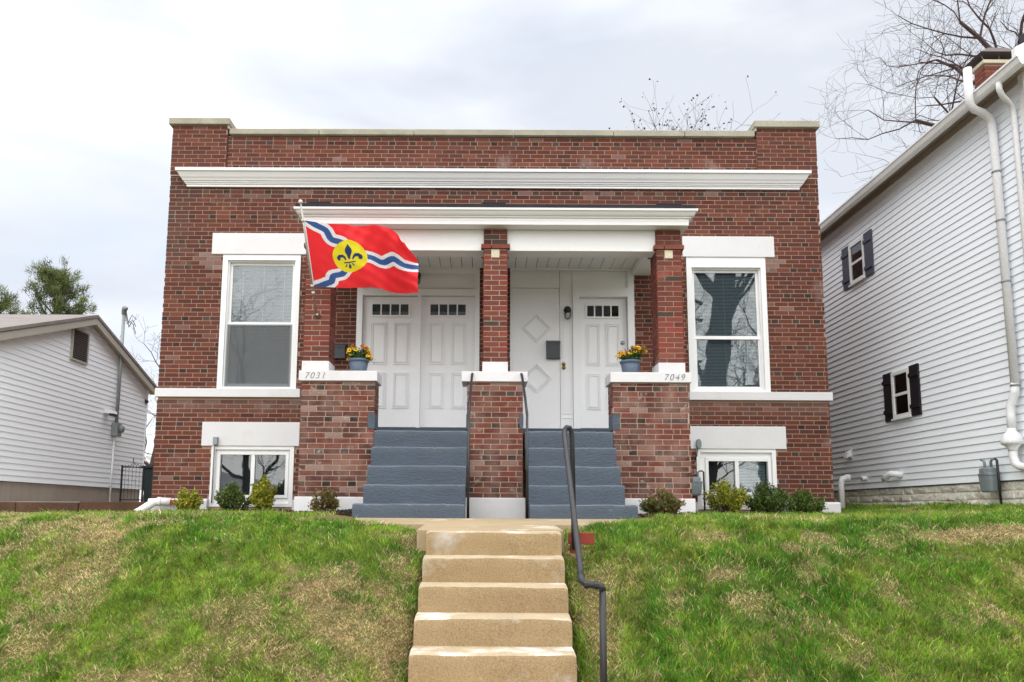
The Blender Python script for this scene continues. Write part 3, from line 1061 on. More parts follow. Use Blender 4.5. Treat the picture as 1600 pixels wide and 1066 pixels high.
# frieze underside: a ring of soffit round the porch
MB().box(-2.374, 2.614, -1.968, CY + .05, 3.6805, 3.7325).box(-2.374, -2.34, CY + .051, -0.005, 3.6805, 3.7325).box(2.555, 2.614, CY + .051, -0.005, 3.6805, 3.7325).build('frieze_soffit', 'trim', house, fix=False)
pc = [(0.003, 3.768), (0.02, 3.769), (0.022, 3.785), (0.045, 3.790), (0.060, 3.805), (0.080, 3.835), (0.085, 3.838), (0.098, 3.840), (0.10, 3.868), (0.0, 3.87)]
cro = MB()
rings = []
for o_, z in pc:
    rings.append([(-2.375 - o_, -0.005, z), (-2.375 - o_, -1.97 - o_, z), (2.615 + o_, -1.97 - o_, z), (2.615 + o_, -0.005, z)])
vs = [p for r in rings for p in r]
fs = [(i * 4 + k, i * 4 + k + 1, i * 4 + 5 + k, i * 4 + 4 + k) for i in range(len(pc) - 1) for k in range(3)]
cro.add(vs, fs)
cro.build('porch_crown', 'trim', house)
MB().prism([(-2.075, 3.872), (-0.004, 4.02), (-0.004, 4.09), (-2.06, 3.918)], 'x', -2.45, 2.69).build('porch_roof', 'roofing', house)
for a, b in ((-2.34, -2.03), (-0.066, 0.25), (2.213, 2.545)):
    MB().box(a, b, -1.93, -1.6, 3.90, 4.005).build('roof_block', 'roofing', house, bevel=0.02)

# ------------------------------------------------------------------ porch handrails
for i, (x, lab) in enumerate(((-0.165, 'thin black handrail along the steps that lead to the double doors'),
                              (0.452, 'thin black handrail along the steps that lead to the single glazed door'))):
    t = thing('porch_handrail', lab, 'handrail', (x, -2.9, 0.08), group='handrails either side of the centre pier')
    sx = -0.02 if i == 0 else 0.02
    MB().tube([(x, -1.87, 1.74), (x + sx * .3, -1.92, 1.72), (x + sx, -2.50, 1.32), (x + sx * 1.2, -2.80, 1.10)], 0.016, 8).build('rail', 'iron', t, smooth=True)
    MB().tube([(x + sx * 1.2, -2.80, 1.11), (x + sx * 1.2, -2.81, -0.09)], 0.015, 8).build('post', 'black', t, smooth=True)

# ------------------------------------------------------------------ front walk and concrete stair
walk = MB()
walk.prism([(-2.88, -0.075), (-2.88, -0.3), (-4.1, -0.3), (-4.1, -0.118)], 'x', -1.75, 1.95)
walk.prism([(-4.104, -0.118), (-4.104, -0.34), (-4.99, -0.34), (-4.99, -0.150)], 'x', -0.57, 0.66)
wk = walk.build('front_walk', 'walk', None, bevel=0.01)
wk['kind'] = 'structure'
st = thing('front_stair', 'tan aggregate concrete steps climbing the lawn bank to the front walk', 'steps', (0.07, -6.0, -1.2))
for i in range(7):
    y0 = -5.28 - .29 * i
    z1 = -0.160 - .186 * i
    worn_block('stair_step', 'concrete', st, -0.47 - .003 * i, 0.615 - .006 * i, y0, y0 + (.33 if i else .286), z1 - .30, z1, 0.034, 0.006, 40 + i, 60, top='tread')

t = thing('pipe_handrail', 'bent black pipe handrail standing beside the concrete stair', 'handrail', (0.72, -5.2, -0.15))
MB().tube([(0.722, -5.22, -0.3), (0.712, -5.22, 0.60), (0.708, -5.225, 0.655), (0.69, -5.235, 0.685), (0.665, -5.25, 0.687), (0.648, -5.27, 0.665)], 0.021, 10).build('post', 'iron', t, smooth=True)
MB().tube([(0.648, -5.27, 0.667), (0.64, -5.31, 0.62), (0.606, -6.56, -0.36), (0.602, -6.60, -0.405)], 0.021, 10).build('rail', 'iron', t, smooth=True)
MB().tube([(0.602, -6.59, -0.39), (0.606, -6.61, -0.425), (0.63, -6.62, -0.445), (0.70, -6.62, -0.450), (0.725, -6.62, -0.458), (0.735, -6.62, -0.485)], 0.024, 10).build('elbow', 'black', t, smooth=True)
MB().tube([(0.735, -6.62, -0.475), (0.733, -6.62, -1.45)], 0.022, 10).build('post', 'black', t, smooth=True)
for p in ((0.632, -6.62, -0.446), (0.695, -6.62, -0.450)):
    MB().tube([(p[0] - .012, p[1], p[2]), (p[0] + .012, p[1], p[2])], 0.028, 10).build('pipe_collar', 'black', t)

for i, (x, y, z, lab) in enumerate(((0.69, -5.18, -0.262, 'red brick paver lying beside the top of the concrete stair'),
                                    (0.70, -5.20, -0.335, 'chipped red brick half buried under the other paver'))):
    tag(box('brick_paver', 'redbrick', None, x, x + (.20 if i == 0 else .06), y, y + .11, z, z + (.095 if i == 0 else .065), bevel=0.006), lab, 'brick', 'loose pavers by the stair')


# ------------------------------------------------------------------ things fixed to or standing on the brick house
def lantern(x, z, lab):
    t = thing('wall_lantern', lab, 'lamp', (x, 0.02, z), group='porch lanterns')
    yb = -0.075
    MB().lathe([(.035, 0), (.035, -.02), (.012, -.03), (.012, -.06)], (x, 0.02, z + .07), 12, axis='y').build('back_plate', 'black', t, smooth=True)
    MB().lathe([(.005, .13), (.03, .125), (.055, .10), (.06, .06), (.058, .05)], (x, yb, z), 14).build('lamp_hood', 'black', t, smooth=True)
    MB().lathe([(.052, .05), (.054, .0), (.045, -.05), (.02, -.075), (.004, -.08)], (x, yb, z), 14).build('lamp_globe', 'clearglass', t, smooth=True)
    MB().lathe([(.004, .03), (.016, .02), (.02, -.005), (.006, -.03)], (x, yb, z), 10).build('bulb', 'white', t, smooth=True)
    for k in range(4):
        a = math.pi / 4 + k * math.pi / 2
        MB().tube([(x + .058 * math.cos(a), yb + .058 * math.sin(a), z + .05), (x + .05 * math.cos(a), yb + .05 * math.sin(a), z - .05)], 0.004, 4).build('guard_wire', 'black', t)


lantern(1.245, 2.985, 'small black wall lantern between the diamond panel and the glazed door')
lantern(-1.06, 3.52, 'small black wall lantern above the double doors, half behind the flag')


def mailbox(x0, x1, z0, z1, y, lab):
    t = thing('mailbox', lab, 'mailbox', ((x0 + x1) / 2, y, z0), group='wall mailboxes')
    MB().prism([(y, z0), (y - .085, z0), (y - .095, z1 - .05), (y, z1 - .02)], 'x', x0, x1).build('box_body', 'mailbox', t, bevel=0.004)
    MB().prism([(y, z1 - .018), (y - .102, z1 - .058), (y - .104, z1 - .035), (y, z1 + .008)], 'x', x0 - .006, x1 + .006).build('lid', 'mailbox', t, bevel=0.003)


mailbox(0.925, 1.13, 2.315, 2.60, 0.044, 'dark grey mailbox on the white panel with diamonds')
mailbox(-2.325, -2.13, 2.285, 2.51, -0.003, 'dark mailbox on shaded brick behind the flower pot on the 7031 cap')


def card_cloud(n, fn, seed):
    """n leaf quads: fn(rs) -> (centre, axis, up, length, width, colour)"""
    rs = np.random.RandomState(seed)
    V, C = [], []
    for i in range(n):
        c, a, u, l, w, col = fn(rs)
        a = a / (np.linalg.norm(a) + 1e-9)
        u = np.cross(a, u)
        u = u / (np.linalg.norm(u) + 1e-9)
        V += [c - a * l * .5, c + u * w * .5, c + a * l * .5, c - u * w * .5]
        C.append(col)
    return np.array(V), np.arange(4 * n).reshape(n, 4), np.array(C)


def flowerpot(x, y, lab, seed, lean):
    z = 1.768
    t = thing('flower_pot', lab, 'flower pot', (x, y, z), group='flower pots on the porch piers')
    pot_ = MB().lathe([(.095, 0), (.10, .005), (.128, .16), (.122, .16), (.10, .13), (.09, .12)], (x, y, z), 20).build('pot', 'pot', t, smooth=True)
    MB().lathe([(.128, .152), (.137, .154), (.14, .182), (.130, .186), (.124, .16)], (x, y, z), 20).build('rim', 'pot', pot_, smooth=True)
    MB().lathe([(.119, .145), (.06, .155), (.002, .157)], (x, y, z), 16).build('potting_soil', 'mulch', t)
    rs0 = np.random.RandomState(seed)
    heads = []
    for k in range(36):
        if lean == 2:
            sx = (-.10 if k % 3 == 0 else .10)
            p = np.array([x + sx + rs0.randn() * .055, y + rs0.randn() * .05, z + .27 + rs0.rand() * .09 + (.02 if sx > 0 else -.03)])
        else:
            p = np.array([x + rs0.uniform(-.16, .18), y + rs0.randn() * .06, z + .26 + rs0.rand() * .12])
            p[2] -= 0.5 * (p[0] - x) ** 2 / .18
        heads.append(p)
    st_ = MB()
    for p in heads:
        b = (x + (p[0] - x) * .25, y + (p[1] - y) * .3, z + .14)
        st_.tube([b, ((b[0] + p[0]) / 2, (b[1] + p[1]) / 2, (b[2] + p[2]) / 2 + .02), tuple(p)], 0.003, 4, col=(.05, .10, .03, 1))
    st_.build('stems', 'leaf', t, fix=False)

    def leaf(rs):
        p = heads[rs.randint(len(heads))]
        f = rs.uniform(.15, .92)
        b = np.array([x, y, z + .15])
        c = b + (p - b) * f + rs.randn(3) * .022
        g_ = rs.uniform(.6, 1.4)
        return c, rs.randn(3) + np.array([0, 0, .8]), rs.randn(3), rs.uniform(.035, .06), rs.uniform(.010, .018), (.055 * g_, .11 * g_, .028 * g_, 1)
    V, F_, C = card_cloud(1100, leaf, seed + 1)
    np_mesh('foliage', V, F_, C, 'leaf', t, kind='stuff')
    for k, p in enumerate(heads):
        mb = MB()
        nrm = Vector((rs0.uniform(-.5, .5), -1, rs0.uniform(.1, 1.2))).normalized()
        e1 = nrm.orthogonal().normalized()
        e2 = nrm.cross(e1)
        rust = rs0.rand() < .38
        pc_ = lin(150, 84, 22) if rust else (lin(238, 196, 24) if rs0.rand() < .75 else lin(226, 150, 20))
        P0 = Vector(p)
        R_ = rs0.uniform(.026, .038)
        np_ = 9
        for q in range(np_):
            a = 2 * math.pi * q / np_
            d = e1 * math.cos(a) + e2 * math.sin(a)
            s_ = nrm.cross(d) * R_ * .26
            mb.add([P0 + d * R_ * .2, P0 + d * R_ * .7 + s_ + nrm * .003, P0 + d * R_ + nrm * .001, P0 + d * R_ * .7 - s_ + nrm * .003], [(0, 1, 2, 3)], pc_)
        ring = [P0 + (e1 * math.cos(a) + e2 * math.sin(a)) * R_ * .3 + nrm * .004 for a in np.linspace(0, 2 * math.pi, 7)[:-1]]
        mb.add(ring + [P0 + nrm * .010], [(i, (i + 1) % 6, 6) for i in range(6)], lin(96, 60, 20))
        mb.build('flower', 'petal', t, fix=False)


flowerpot(-1.655, -1.66, 'blue pot of yellow flowers on the cap numbered 7031', 21, 1)
flowerpot(1.885, -1.66, 'blue pot of yellow flowers in two tufts on the cap numbered 7049', 33, 2)

# electrical and gas gear on the front
t = thing('conduit_box', 'small grey electrical box on the lintel over the wider-paned basement window', 'electrical box', (-4.04, -0.03, 0.95))
box('cover', 'galv', t, -4.065, -4.0, -0.085, -0.026, 0.965, 1.085, bevel=0.006)
MB().tube([(-4.045, -0.05, 0.965), (-4.05, -0.045, 0.9), (-4.055, -0.035, 0.60), (-4.055, -0.03, 0.10)], 0.010, 6).build('conduit', 'galv', t, smooth=True)
t = thing('cable_box', 'rounded grey cable box on the lintel above the gas meter', 'electrical box', (3.19, -0.03, 0.95))
MB().prism([(3.155 + .035 + .038 * math.cos(a), 1.02 + .075 * math.sin(a) * 1.0) for a in np.linspace(0, 2 * math.pi, 17)[:-1]], 'y', -0.085, -0.0265).build('cover', 'meter', t, bevel=0.006)
MB().tube([(3.17, -0.05, 0.95), (3.16, -0.05, 0.85), (3.12, -0.06, 0.74)], 0.008, 6).build('conduit', 'black', t, smooth=True)


def gas_meter(name, lab, x, y, z, s=1.0, axis='y'):
    """z: bottom of the meter body; faces -y ('y') or -x ('x')"""
    t = thing(name, lab, 'gas meter', (x, y, z))

    def T(pts):
        return pts if axis == 'y' else [(x + (p[1] - y), y - (p[0] - x), p[2]) for p in pts]

    def place(mb):
        mb.v = T(mb.v)
        return mb
    pr = [(.085 * s, 0), (.10 * s, .02), (.118 * s, .16 * s), (.12 * s, .20 * s), (.128 * s, .205 * s), (.128 * s, .23 * s), (.10 * s, .235 * s), (.10 * s, .29 * s), (.08 * s, .305 * s)]
    mb = MB()
    n = 16
    for (r, h) in pr:
        for k_ in range(n):
            a = 2 * math.pi * k_ / n
            ca, sa = math.cos(a), math.sin(a)
            q = 4
            rad = 1 / ((abs(ca) ** q + abs(sa) ** q) ** (1 / q))
            mb.v.append((x + r * rad * ca, y + r * .62 * rad * sa, z + h))
    for i in range(len(pr) - 1):
        for k_ in range(n):
            k2 = (k_ + 1) % n
            mb.f.append((i * n + k_, i * n + k2, (i + 1) * n + k2, (i + 1) * n + k_))
            mb.c.append(None)
    mb.f.append(tuple(range(n))[::-1])
    mb.f.append(tuple(range((len(pr) - 1) * n, len(pr) * n)))
    mb.c += [None, None]
    place(mb).build('meter_body', 'meter', t, smooth=False, bevel=0.004)
    place(MB().box(x - .045 * s, x + .045 * s, y - .085 * s, y - .06 * s, z + .225 * s, z + .285 * s)).build('dial', 'galv', t)
    for sx in (-1, 1):
        h = z + .30 * s
        place(MB().tube([(x + sx * .06 * s, y, h - .02), (x + sx * .06 * s, y, h + .07 * s), (x + sx * .085 * s, y, h + .10 * s), (x + sx * .13 * s, y + .01, h + .105 * s)],
                        .016 * s, 8)).build('pipe', 'meter', t, smooth=True)
    place(MB().tube([(x + .13 * s, y + .01, z + .405 * s), (x + .16 * s, y + .01, z + .38 * s), (x + .165 * s, y + .02, z - .22)], .015 * s, 8)).build('riser', 'black', t, smooth=True)
    return t


t = gas_meter('gas_meter', 'blue-grey gas meter tucked between the porch pier and basement window', 3.085, -0.14, 0.25, 0.9)
MB().tube([(3.02, -0.08, 0.60), (3.02, -0.08, 0.90)], 0.012, 6).build('valve_pipe', 'black', t)
for z in (.66, .74, .80, .87):
    MB().lathe([(.002, -.02), (.022, -.018), (.026, 0), (.022, .018), (.002, .02)], (3.02 + .008 * math.sin(z * 40), -0.09, z), 8).build('fitting', 'louvre', t, smooth=True)

t = thing('drain_pipe', 'white plastic drain elbow at the bottom corner of the brick house', 'pipe', (-4.9, -0.3, -0.05))
MB().tube([(-4.60, -0.16, 0.115), (-4.76, -0.18, 0.12), (-4.83, -0.22, 0.105), (-4.90, -0.30, 0.04), (-4.96, -0.36, -0.02), (-5.0, -0.40, -0.05)], 0.058, 12).build('pipe', 'pvc', t, smooth=True)
MB().tube([(-4.74, -0.18, 0.12), (-4.79, -0.195, 0.117)], 0.066, 12).build('coupling', 'pvc', t, smooth=True)
tag(box('brick_paver', 'redbrick', None, -4.60, -4.40, -0.22, -0.12, 0.075, 0.14, bevel=0.005), 'single red brick on the foundation ledge beside the white drain elbow', 'brick')
t = thing('downspout_extension', 'black corrugated drain hose curving round the porch pier base', 'hose', (-1.9, -2.15, -0.08))
hose = MB()
pp = [Vector((-2.75, -1.2, -0.03)), Vector((-2.55, -1.95, -0.045)), Vector((-2.3, -2.13, -0.05)), Vector((-1.9, -2.18, -0.045)), Vector((-1.62, -2.12, -0.02)), Vector((-1.5, -2.02, 0.0))]
fine = []
for i in range(len(pp) - 1):
    for k in range(14):
        fine.append(pp[i].lerp(pp[i + 1], k / 14))
hose.tube(fine, [0.047 if i % 2 else 0.038 for i in range(len(fine))], 10)
hose.build('hose', 'blackplastic', t)

# ------------------------------------------------------------------ flag
FT, FB = Vector((-2.237, -2.65, 3.668)), Vector((-2.176, -1.90, 2.505))
t = thing('flag', 'red flag with wavy blue and white bands and yellow fleur-de-lis disc on a slanted pole', 'flag', tuple(FB))
pd = (FT - FB).normalized()
MB().tube([FB, FT], [0.012, 0.011], 10).build('pole', 'pole', t, smooth=True)
MB().lathe([(.003, -.026), (.018, -.02), (.027, 0), (.018, .02), (.003, .026)], tuple(FT + pd * .02), 12).build('finial', 'white', t, smooth=True)
for f_ in (0.855, 0.265, 0.20):
    p = FB.lerp(FT, f_)
    MB().tube([p - pd * .012, p + pd * .012], 0.02, 10).build('ring', 'white', t, smooth=True)
MB().lathe([(.035, 0), (.035, -.015), (.018, -.03), (.018, -.05)], (FB.x + .008, CY, FB.z - .01), 12, axis='y').build('bracket', 'steel', t, smooth=True)
HT, HB = FB.lerp(FT, 0.855), FB.lerp(FT, 0.262)
TR, BR = Vector((-0.93, -2.32, 3.40)), Vector((-0.84, -2.12, 2.73))
UN, VN = 230, 150
LEN = 1.5


def pip(px, py, poly):
    ins = np.zeros(px.shape, bool)
    n = len(poly)
    for i in range(n):
        x1, y1 = poly[i]
        x2, y2 = poly[(i + 1) % n]
        c = ((y1 > py) != (y2 > py)) & (px < (x2 - x1) * (py - y1) / (y2 - y1 + 1e-12) + x1)
        ins ^= c
    return ins


def seg_dist(px, py, pts):
    d = np.full(px.shape, 9.0)
    for i in range(len(pts) - 1):
        ax, ay = pts[i]
        bx, by = pts[i + 1]
        tt = np.clip(((px - ax) * (bx - ax) + (py - ay) * (by - ay)) / ((bx - ax) ** 2 + (by - ay) ** 2), 0, 1)
        d = np.minimum(d, np.hypot(px - ax - tt * (bx - ax), py - ay - tt * (by - ay)))
    return d


def smooth_path(p, n=10):
    p = [np.array(q, float) for q in p]
    p = [2 * p[0] - p[1]] + p + [2 * p[-1] - p[-2]]
    o_ = []
    for i in range(1, len(p) - 2):
        for k in range(n):
            s_ = k / n
            o_.append(.5 * (2 * p[i] + (p[i + 1] - p[i - 1]) * s_ + (2 * p[i - 1] - 5 * p[i] + 4 * p[i + 1] - p[i + 2]) * s_ ** 2 + (3 * p[i] - p[i - 1] - 3 * p[i + 1] + p[i + 2]) * s_ ** 3))
    o_.append(p[-2])
    return o_


u_ = (np.arange(UN) + .5) / UN
v_ = (np.arange(VN) + .5) / VN
UU, VV = np.meshgrid(u_, v_)
SX, SY = UU * LEN, VV                       # SY measured down from the top edge, in hoist heights
colr = np.zeros((VN, UN, 3))
RED, WHT, BLU, YEL = np.array(lin(246, 52, 60)[:3]), np.array(lin(240, 240, 248)[:3]), np.array(lin(60, 96, 158)[:3]), np.array(lin(240, 226, 44)[:3])
colr[:] = RED
paths = [smooth_path([(-.02, -.07), (.13, .03), (.28, .10), (.345, .23), (.50, .29), (.58, .42)]),
         smooth_path([(-.02, 1.05), (.20, .945), (.28, .90), (.32, .81), (.46, .76), (.58, .62)]),
         smooth_path([(.60, .53), (.84, .50), (1.02, .545), (1.19, .465), (1.33, .535), (1.52, .50)])]
for p in paths:
    d = seg_dist(SX, SY, p)
    colr[d < .098] = WHT
for p in paths:
    d = seg_dist(SX, SY, p)
    colr[d < .044] = BLU
dx, dy = SX - .585, .50 - SY
colr[np.hypot(dx, dy) < .252] = YEL
colr[SX < .028] = WHT
dx, dy = dx * 1.02, dy
S5 = 1 / 509.0
ctr = [(-.008, .187), (.02, .155), (.047, .115), (.058, .085), (.05, .05), (.03, .01), (.012, -.05), (-.012, -.05), (-.03, .01), (-.052, .05), (-.06, .085), (-.05, .115), (-.024, .155)]
cur = [((a - 582) * S5, (485 - b) * S5) for a, b in ((560, 512), (550, 485), (530, 468), (505, 466), (485, 478), (480, 497), (494, 515), (510, 512), (508, 498), (522, 490), (540, 500), (548, 515))]
ink_ = pip(dx, dy, ctr) | pip(dx, dy, cur) | pip(-dx, dy, cur)
ink_ |= (np.abs(dx) < .092) & (np.abs(dy + .094) < .0095)
ink_ |= pip(dx, dy, [(0, -.105), (.028, -.165), (.0, -.20), (-.028, -.165)])
for sx in (-1, 1):
    ink_ |= seg_dist(dx, dy, [(sx * .045, -.125), (sx * .068, -.155)]) < .009
colr[ink_] = np.array(lin(40, 66, 118)[:3])
uu_, vv_ = np.meshgrid(np.linspace(0, 1, UN + 1), np.linspace(0, 1, VN + 1))
A = lambda q: np.array(q)
top_ = A(HT)[None, None] * (1 - uu_[..., None]) + A(TR)[None, None] * uu_[..., None]
bot_ = A(HB)[None, None] * (1 - uu_[..., None]) + A(BR)[None, None] * uu_[..., None]
FP = top_ * (1 - vv_[..., None]) + bot_ * vv_[..., None]
env = uu_ ** 0.9
ph_ = uu_ * 7.4 + vv_ * 1.5
FP[..., 1] += env * (0.14 * np.sin(ph_) + 0.06 * np.sin(uu_ * 15 - vv_ * 4.0))
FP[..., 0] += -0.035 * env * np.sin(2 * ph_) * .5
FP[..., 2] += 0.035 * np.sin(uu_ * math.pi) * (1 - vv_) * .6 - 0.02 * np.sin(uu_ * 6) * vv_ * env
FP[..., 1] += env * (0.010 * np.sin(uu_ * 46 + vv_ * 13 + 2 * np.sin(vv_ * 4)) + 0.008 * np.sin(uu_ * 27 - vv_ * 31) + 0.02 * np.sin(vv_ * 9 + uu_ * 5) * uu_)
fold = sst(0.80, 1.0, uu_) * sst(0.55, 0.0, vv_)              # the fly's top corner rolls forward and down
FP[..., 1] += -0.17 * fold
FP[..., 2] += -0.10 * fold ** 1.5
FP[..., 0] += -0.07 * fold ** 2 + 0.03 * sst(.5, 1, uu_) * np.sin(vv_ * 5)
fi = np.arange((UN + 1) * (VN + 1)).reshape(VN + 1, UN + 1)
FF = np.stack([fi[:-1, :-1], fi[:-1, 1:], fi[1:, 1:], fi[1:, :-1]], -1).reshape(-1, 4)
np_mesh('cloth', FP.reshape(-1, 3), FF, colr.reshape(-1, 3), 'flag', t, smooth=True)


# ------------------------------------------------------------------ shrubs
def shrub(x, y, w, h, cols, lab, seed, n=2600, dens=1.0, flat=0.8):
    z = float(ground_z(x, y)) - .01
    z = max(z, -.07)
    t = thing('shrub', lab, 'shrub', (x, y, z), group='small shrubs along the front of the brick house')
    rs0 = np.random.RandomState(seed)
    tips = []
    stem = MB()
    for k in range(34):
        a = rs0.rand() * 6.28
        el = math.asin(rs0.uniform(-.1, 1) ** 1 if rs0.rand() > .1 else 1)
        rad = rs0.uniform(.85, 1.16)
        p = np.array([x + w / 2 * math.cos(a) * math.cos(el) * rad, y + w / 2 * math.sin(a) * math.cos(el) * rad, z + h * (.42 + .58 * math.sin(el) * rad)])
        b = np.array([x + rs0.randn() * .015, y + rs0.randn() * .015, z - .01])
        mid = b + (p - b) * .5 + np.array([0, 0, -.02]) + rs0.randn(3) * .015
        stem.tube([b, mid, p], [.007, .004, .0015], 4)
        tips.append((b, mid, p))
    stem.build('stem', 'twig', t, fix=False)

    def leaf(rs):
        b, m_, p = tips[rs.randint(len(tips))]
        f = rs.uniform(.35, 1.04)
        c = m_ + (p - m_) * (f - .3) / .7 if f > .3 else m_
        c = c + rs.randn(3) * .022 * (w / .45)
        o_ = c - np.array([x, y, z + h * .4])
        base = cols[rs.randint(len(cols))]
        g_ = rs.uniform(.65, 1.35)
        return c, rs.randn(3) + o_ * 4 + np.array([0, 0, .5]), rs.randn(3), rs.uniform(.026, .046), rs.uniform(.016, .026), tuple(q * g_ for q in base[:3]) + (1,)
    V, F_, C = card_cloud(int(n * 1.7), leaf, seed + 9)
    np_mesh('foliage', V, F_, C, 'leaf', t, kind='stuff')


GOLD = [lin(166, 164, 52), lin(140, 150, 46), lin(180, 170, 62), lin(108, 126, 42)]
DGRN = [lin(80, 102, 46), lin(64, 86, 40), lin(100, 120, 56), lin(114, 124, 66)]
RUST = [lin(96, 92, 50), lin(112, 82, 56), lin(80, 90, 42), lin(124, 96, 66), lin(132, 128, 66)]
shrub(-4.197, -.55, .33, .34, GOLD, 'round golden-green shrub nearest the white drain elbow', 101, 1900)
shrub(-3.572, -.55, .42, .40, DGRN, 'dark green shrub under the basement window, beside a taller golden one', 102, 2600)
shrub(-3.141, -.55, .35, .48, GOLD, 'upright golden-green shrub under the two-pane basement window', 103, 2500)
shrub(-1.915, -2.28, .34, .33, RUST, 'sparse reddish-green shrub in front of the pier capped 7031', 104, 900)
shrub(2.115, -2.28, .43, .31, DGRN[:2] + RUST, 'low bronze-green shrub in front of the pier capped 7049', 105, 1900)
shrub(3.39, -.55, .56, .48, GOLD + [lin(150, 160, 60)], 'wide golden-green shrub below the gas meter and basement window', 106, 3000)
shrub(3.996, -.55, .57, .43, DGRN[:3], 'big round dark green shrub next to the wide golden one', 107, 3600)
shrub(4.534, -.55, .46, .34, DGRN[:3] + [lin(100, 118, 40)], 'smaller dark green shrub closest to the corner facing the white-sided house', 108, 2800)

# mulch beds
rs = np.random.RandomState(3)
mv, mf = [], []
for (a, b, y0, y1, n) in ((-4.3, -2.36, -0.85, -0.03, 1500), (-2.4, -1.5, -2.5, -1.9, 500), (1.75, 2.75, -2.5, -1.9, 500), (2.6, 4.9, -0.85, -0.03, 1600)):
    for i in range(n):
        x, y = rs.uniform(a, b), rs.uniform(y0, y1)
        z = float(ground_z(x, y)) + rs.uniform(0, .035)
        d = rs.randn(3)
        d[2] *= .3
        d = d / np.linalg.norm(d) * rs.uniform(.015, .04)
        q = np.cross(d, (0, 0, 1.0))
        q = q / (np.linalg.norm(q) + 1e-6) * rs.uniform(.004, .010)
        k = len(mv)
        c = np.array([x, y, z])
        up = np.array([0, 0, .006])
        mv += [c - d - q, c + d - q, c + d + q, c - d + q, c - d * .8 + up, c + d * .8 + up]
        mf += [(k, k + 1, k + 5, k + 4), (k + 2, k + 3, k + 4, k + 5)]
mo = np_mesh('mulch', np.array(mv), np.array(mf), None, 'mulch')
tag(mo, 'dark brown mulch strewn along the foot of the brick house', 'mulch', kind='stuff')

# ------------------------------------------------------------------ white-sided house on the right
rh = thing('siding_house', 'tall white clapboard house with dark shutters and rough painted foundation', 'house', (8.5, 2, 0.1))
RX = 6.62
EXP = 0.1016
Y0R, Y1R = -2.62, 9.0
box('wall', 'dark', rh, RX + .012, 13.5, Y0R + .02, Y1R, 0.42, 5.42)
nz_ = int((5.42 - 0.43) / EXP) + 1
for k in range(nz_):
    z = 0.43 + k * EXP
    zt = min(z + EXP + .004, 5.43)
    SEAM = (-0.9, 1.25, 0.35, 2.2)[(k // 2) % 4] + 0.25 * math.sin(k * 2.3)
    MB().prism([(RX - .016, z), (RX - .014, z - .004), (RX + .011, z - .004), (RX + .011, zt), (RX - .001, zt)], 'y', Y0R + .06, SEAM - .0015).build('clapboard', 'siding', rh, fix=True)
    MB().prism([(RX - .0175, z), (RX - .0155, z - .004), (RX + .011, z - .004), (RX + .011, zt), (RX - .0025, zt)], 'y', SEAM + .0015, Y1R).build('clapboard', 'siding', rh, fix=True)
box('corner_board', 'gutter', rh, RX - .03, RX + .08, Y0R - .03, Y0R + .058, 0.40, 5.42)
box('front_wall', 'siding', rh, RX + .082, 13.5, Y0R - .012, Y0R + .018, 0.42, 5.42)
# eave: soffit, fascia, gutter
box('soffit', 'greysoffit', rh, 6.36, RX + .02, Y0R - .35, Y1R + .3, 5.405, 5.425)
box('frieze_board', 'greysoffit', rh, RX - .03, RX - .015, Y0R + .06, Y1R, 5.32, 5.404)
MB().prism([(6.36, 5.40), (6.36, 5.28), (6.31, 5.27), (6.285, 5.30), (6.265, 5.36), (6.25, 5.37), (6.25, 5.395), (6.262, 5.395), (6.275, 5.385), (6.34, 5.385), (6.345, 5.40)],
           'y', Y0R - .42, Y1R + .3).build('gutter', 'gutter', rh)
MB().prism([(6.34, 5.43), (6.34, 5.46), (9.9, 7.35), (13.4, 5.46), (13.4, 5.43)], 'y', Y0R - .3, Y1R + .2).build('roof', 'shingle', rh)
MB().prism([(6.40, 5.30), (6.28, 5.40), (6.28, 5.52), (9.9, 7.42), (9.9, 7.2)], 'y', Y0R - .36, Y0R - .302).build('rake_board', 'gutter', rh)
# rubble foundation: rough courses of painted stone
RS = random.Random(12)
box('foundation', 'stone', rh, RX + .035, 13.5, Y0R + .03, Y1R, -0.3, 0.418)
for k in range(5):
    z = -0.14 + k * 0.111
    y = Y0R + RS.uniform(0, .1)
    while y < 4.6:
        l = RS.uniform(.22, .52)
        j = lambda a: RS.uniform(-a, a)
        d = RX + .018
        vs = [(RX + .04, y, z), (RX + .04, y + l - .008, z), (RX + .04, y + l - .008, z + .107), (RX + .04, y, z + .107),
              (d + j(.012), y + .012 + j(.006), z + .012 + j(.006)), (d + j(.012), y + l - .02 + j(.006), z + .012 + j(.006)),
              (d + j(.012), y + l - .02 + j(.006), z + .097 + j(.006)), (d + j(.012), y + .012 + j(.006), z + .097 + j(.006)),
              (d - .012 + j(.008), y + l / 2 + j(.05), z + .055 + j(.015))]
        fs = [(0, 1, 5, 4), (1, 2, 6, 5), (2, 3, 7, 6), (3, 0, 4, 7), (4, 5, 8), (5, 6, 8), (6, 7, 8), (7, 4, 8)]
        MB().add(vs, fs).build('foundation_stone', 'stone', rh)
        y += l


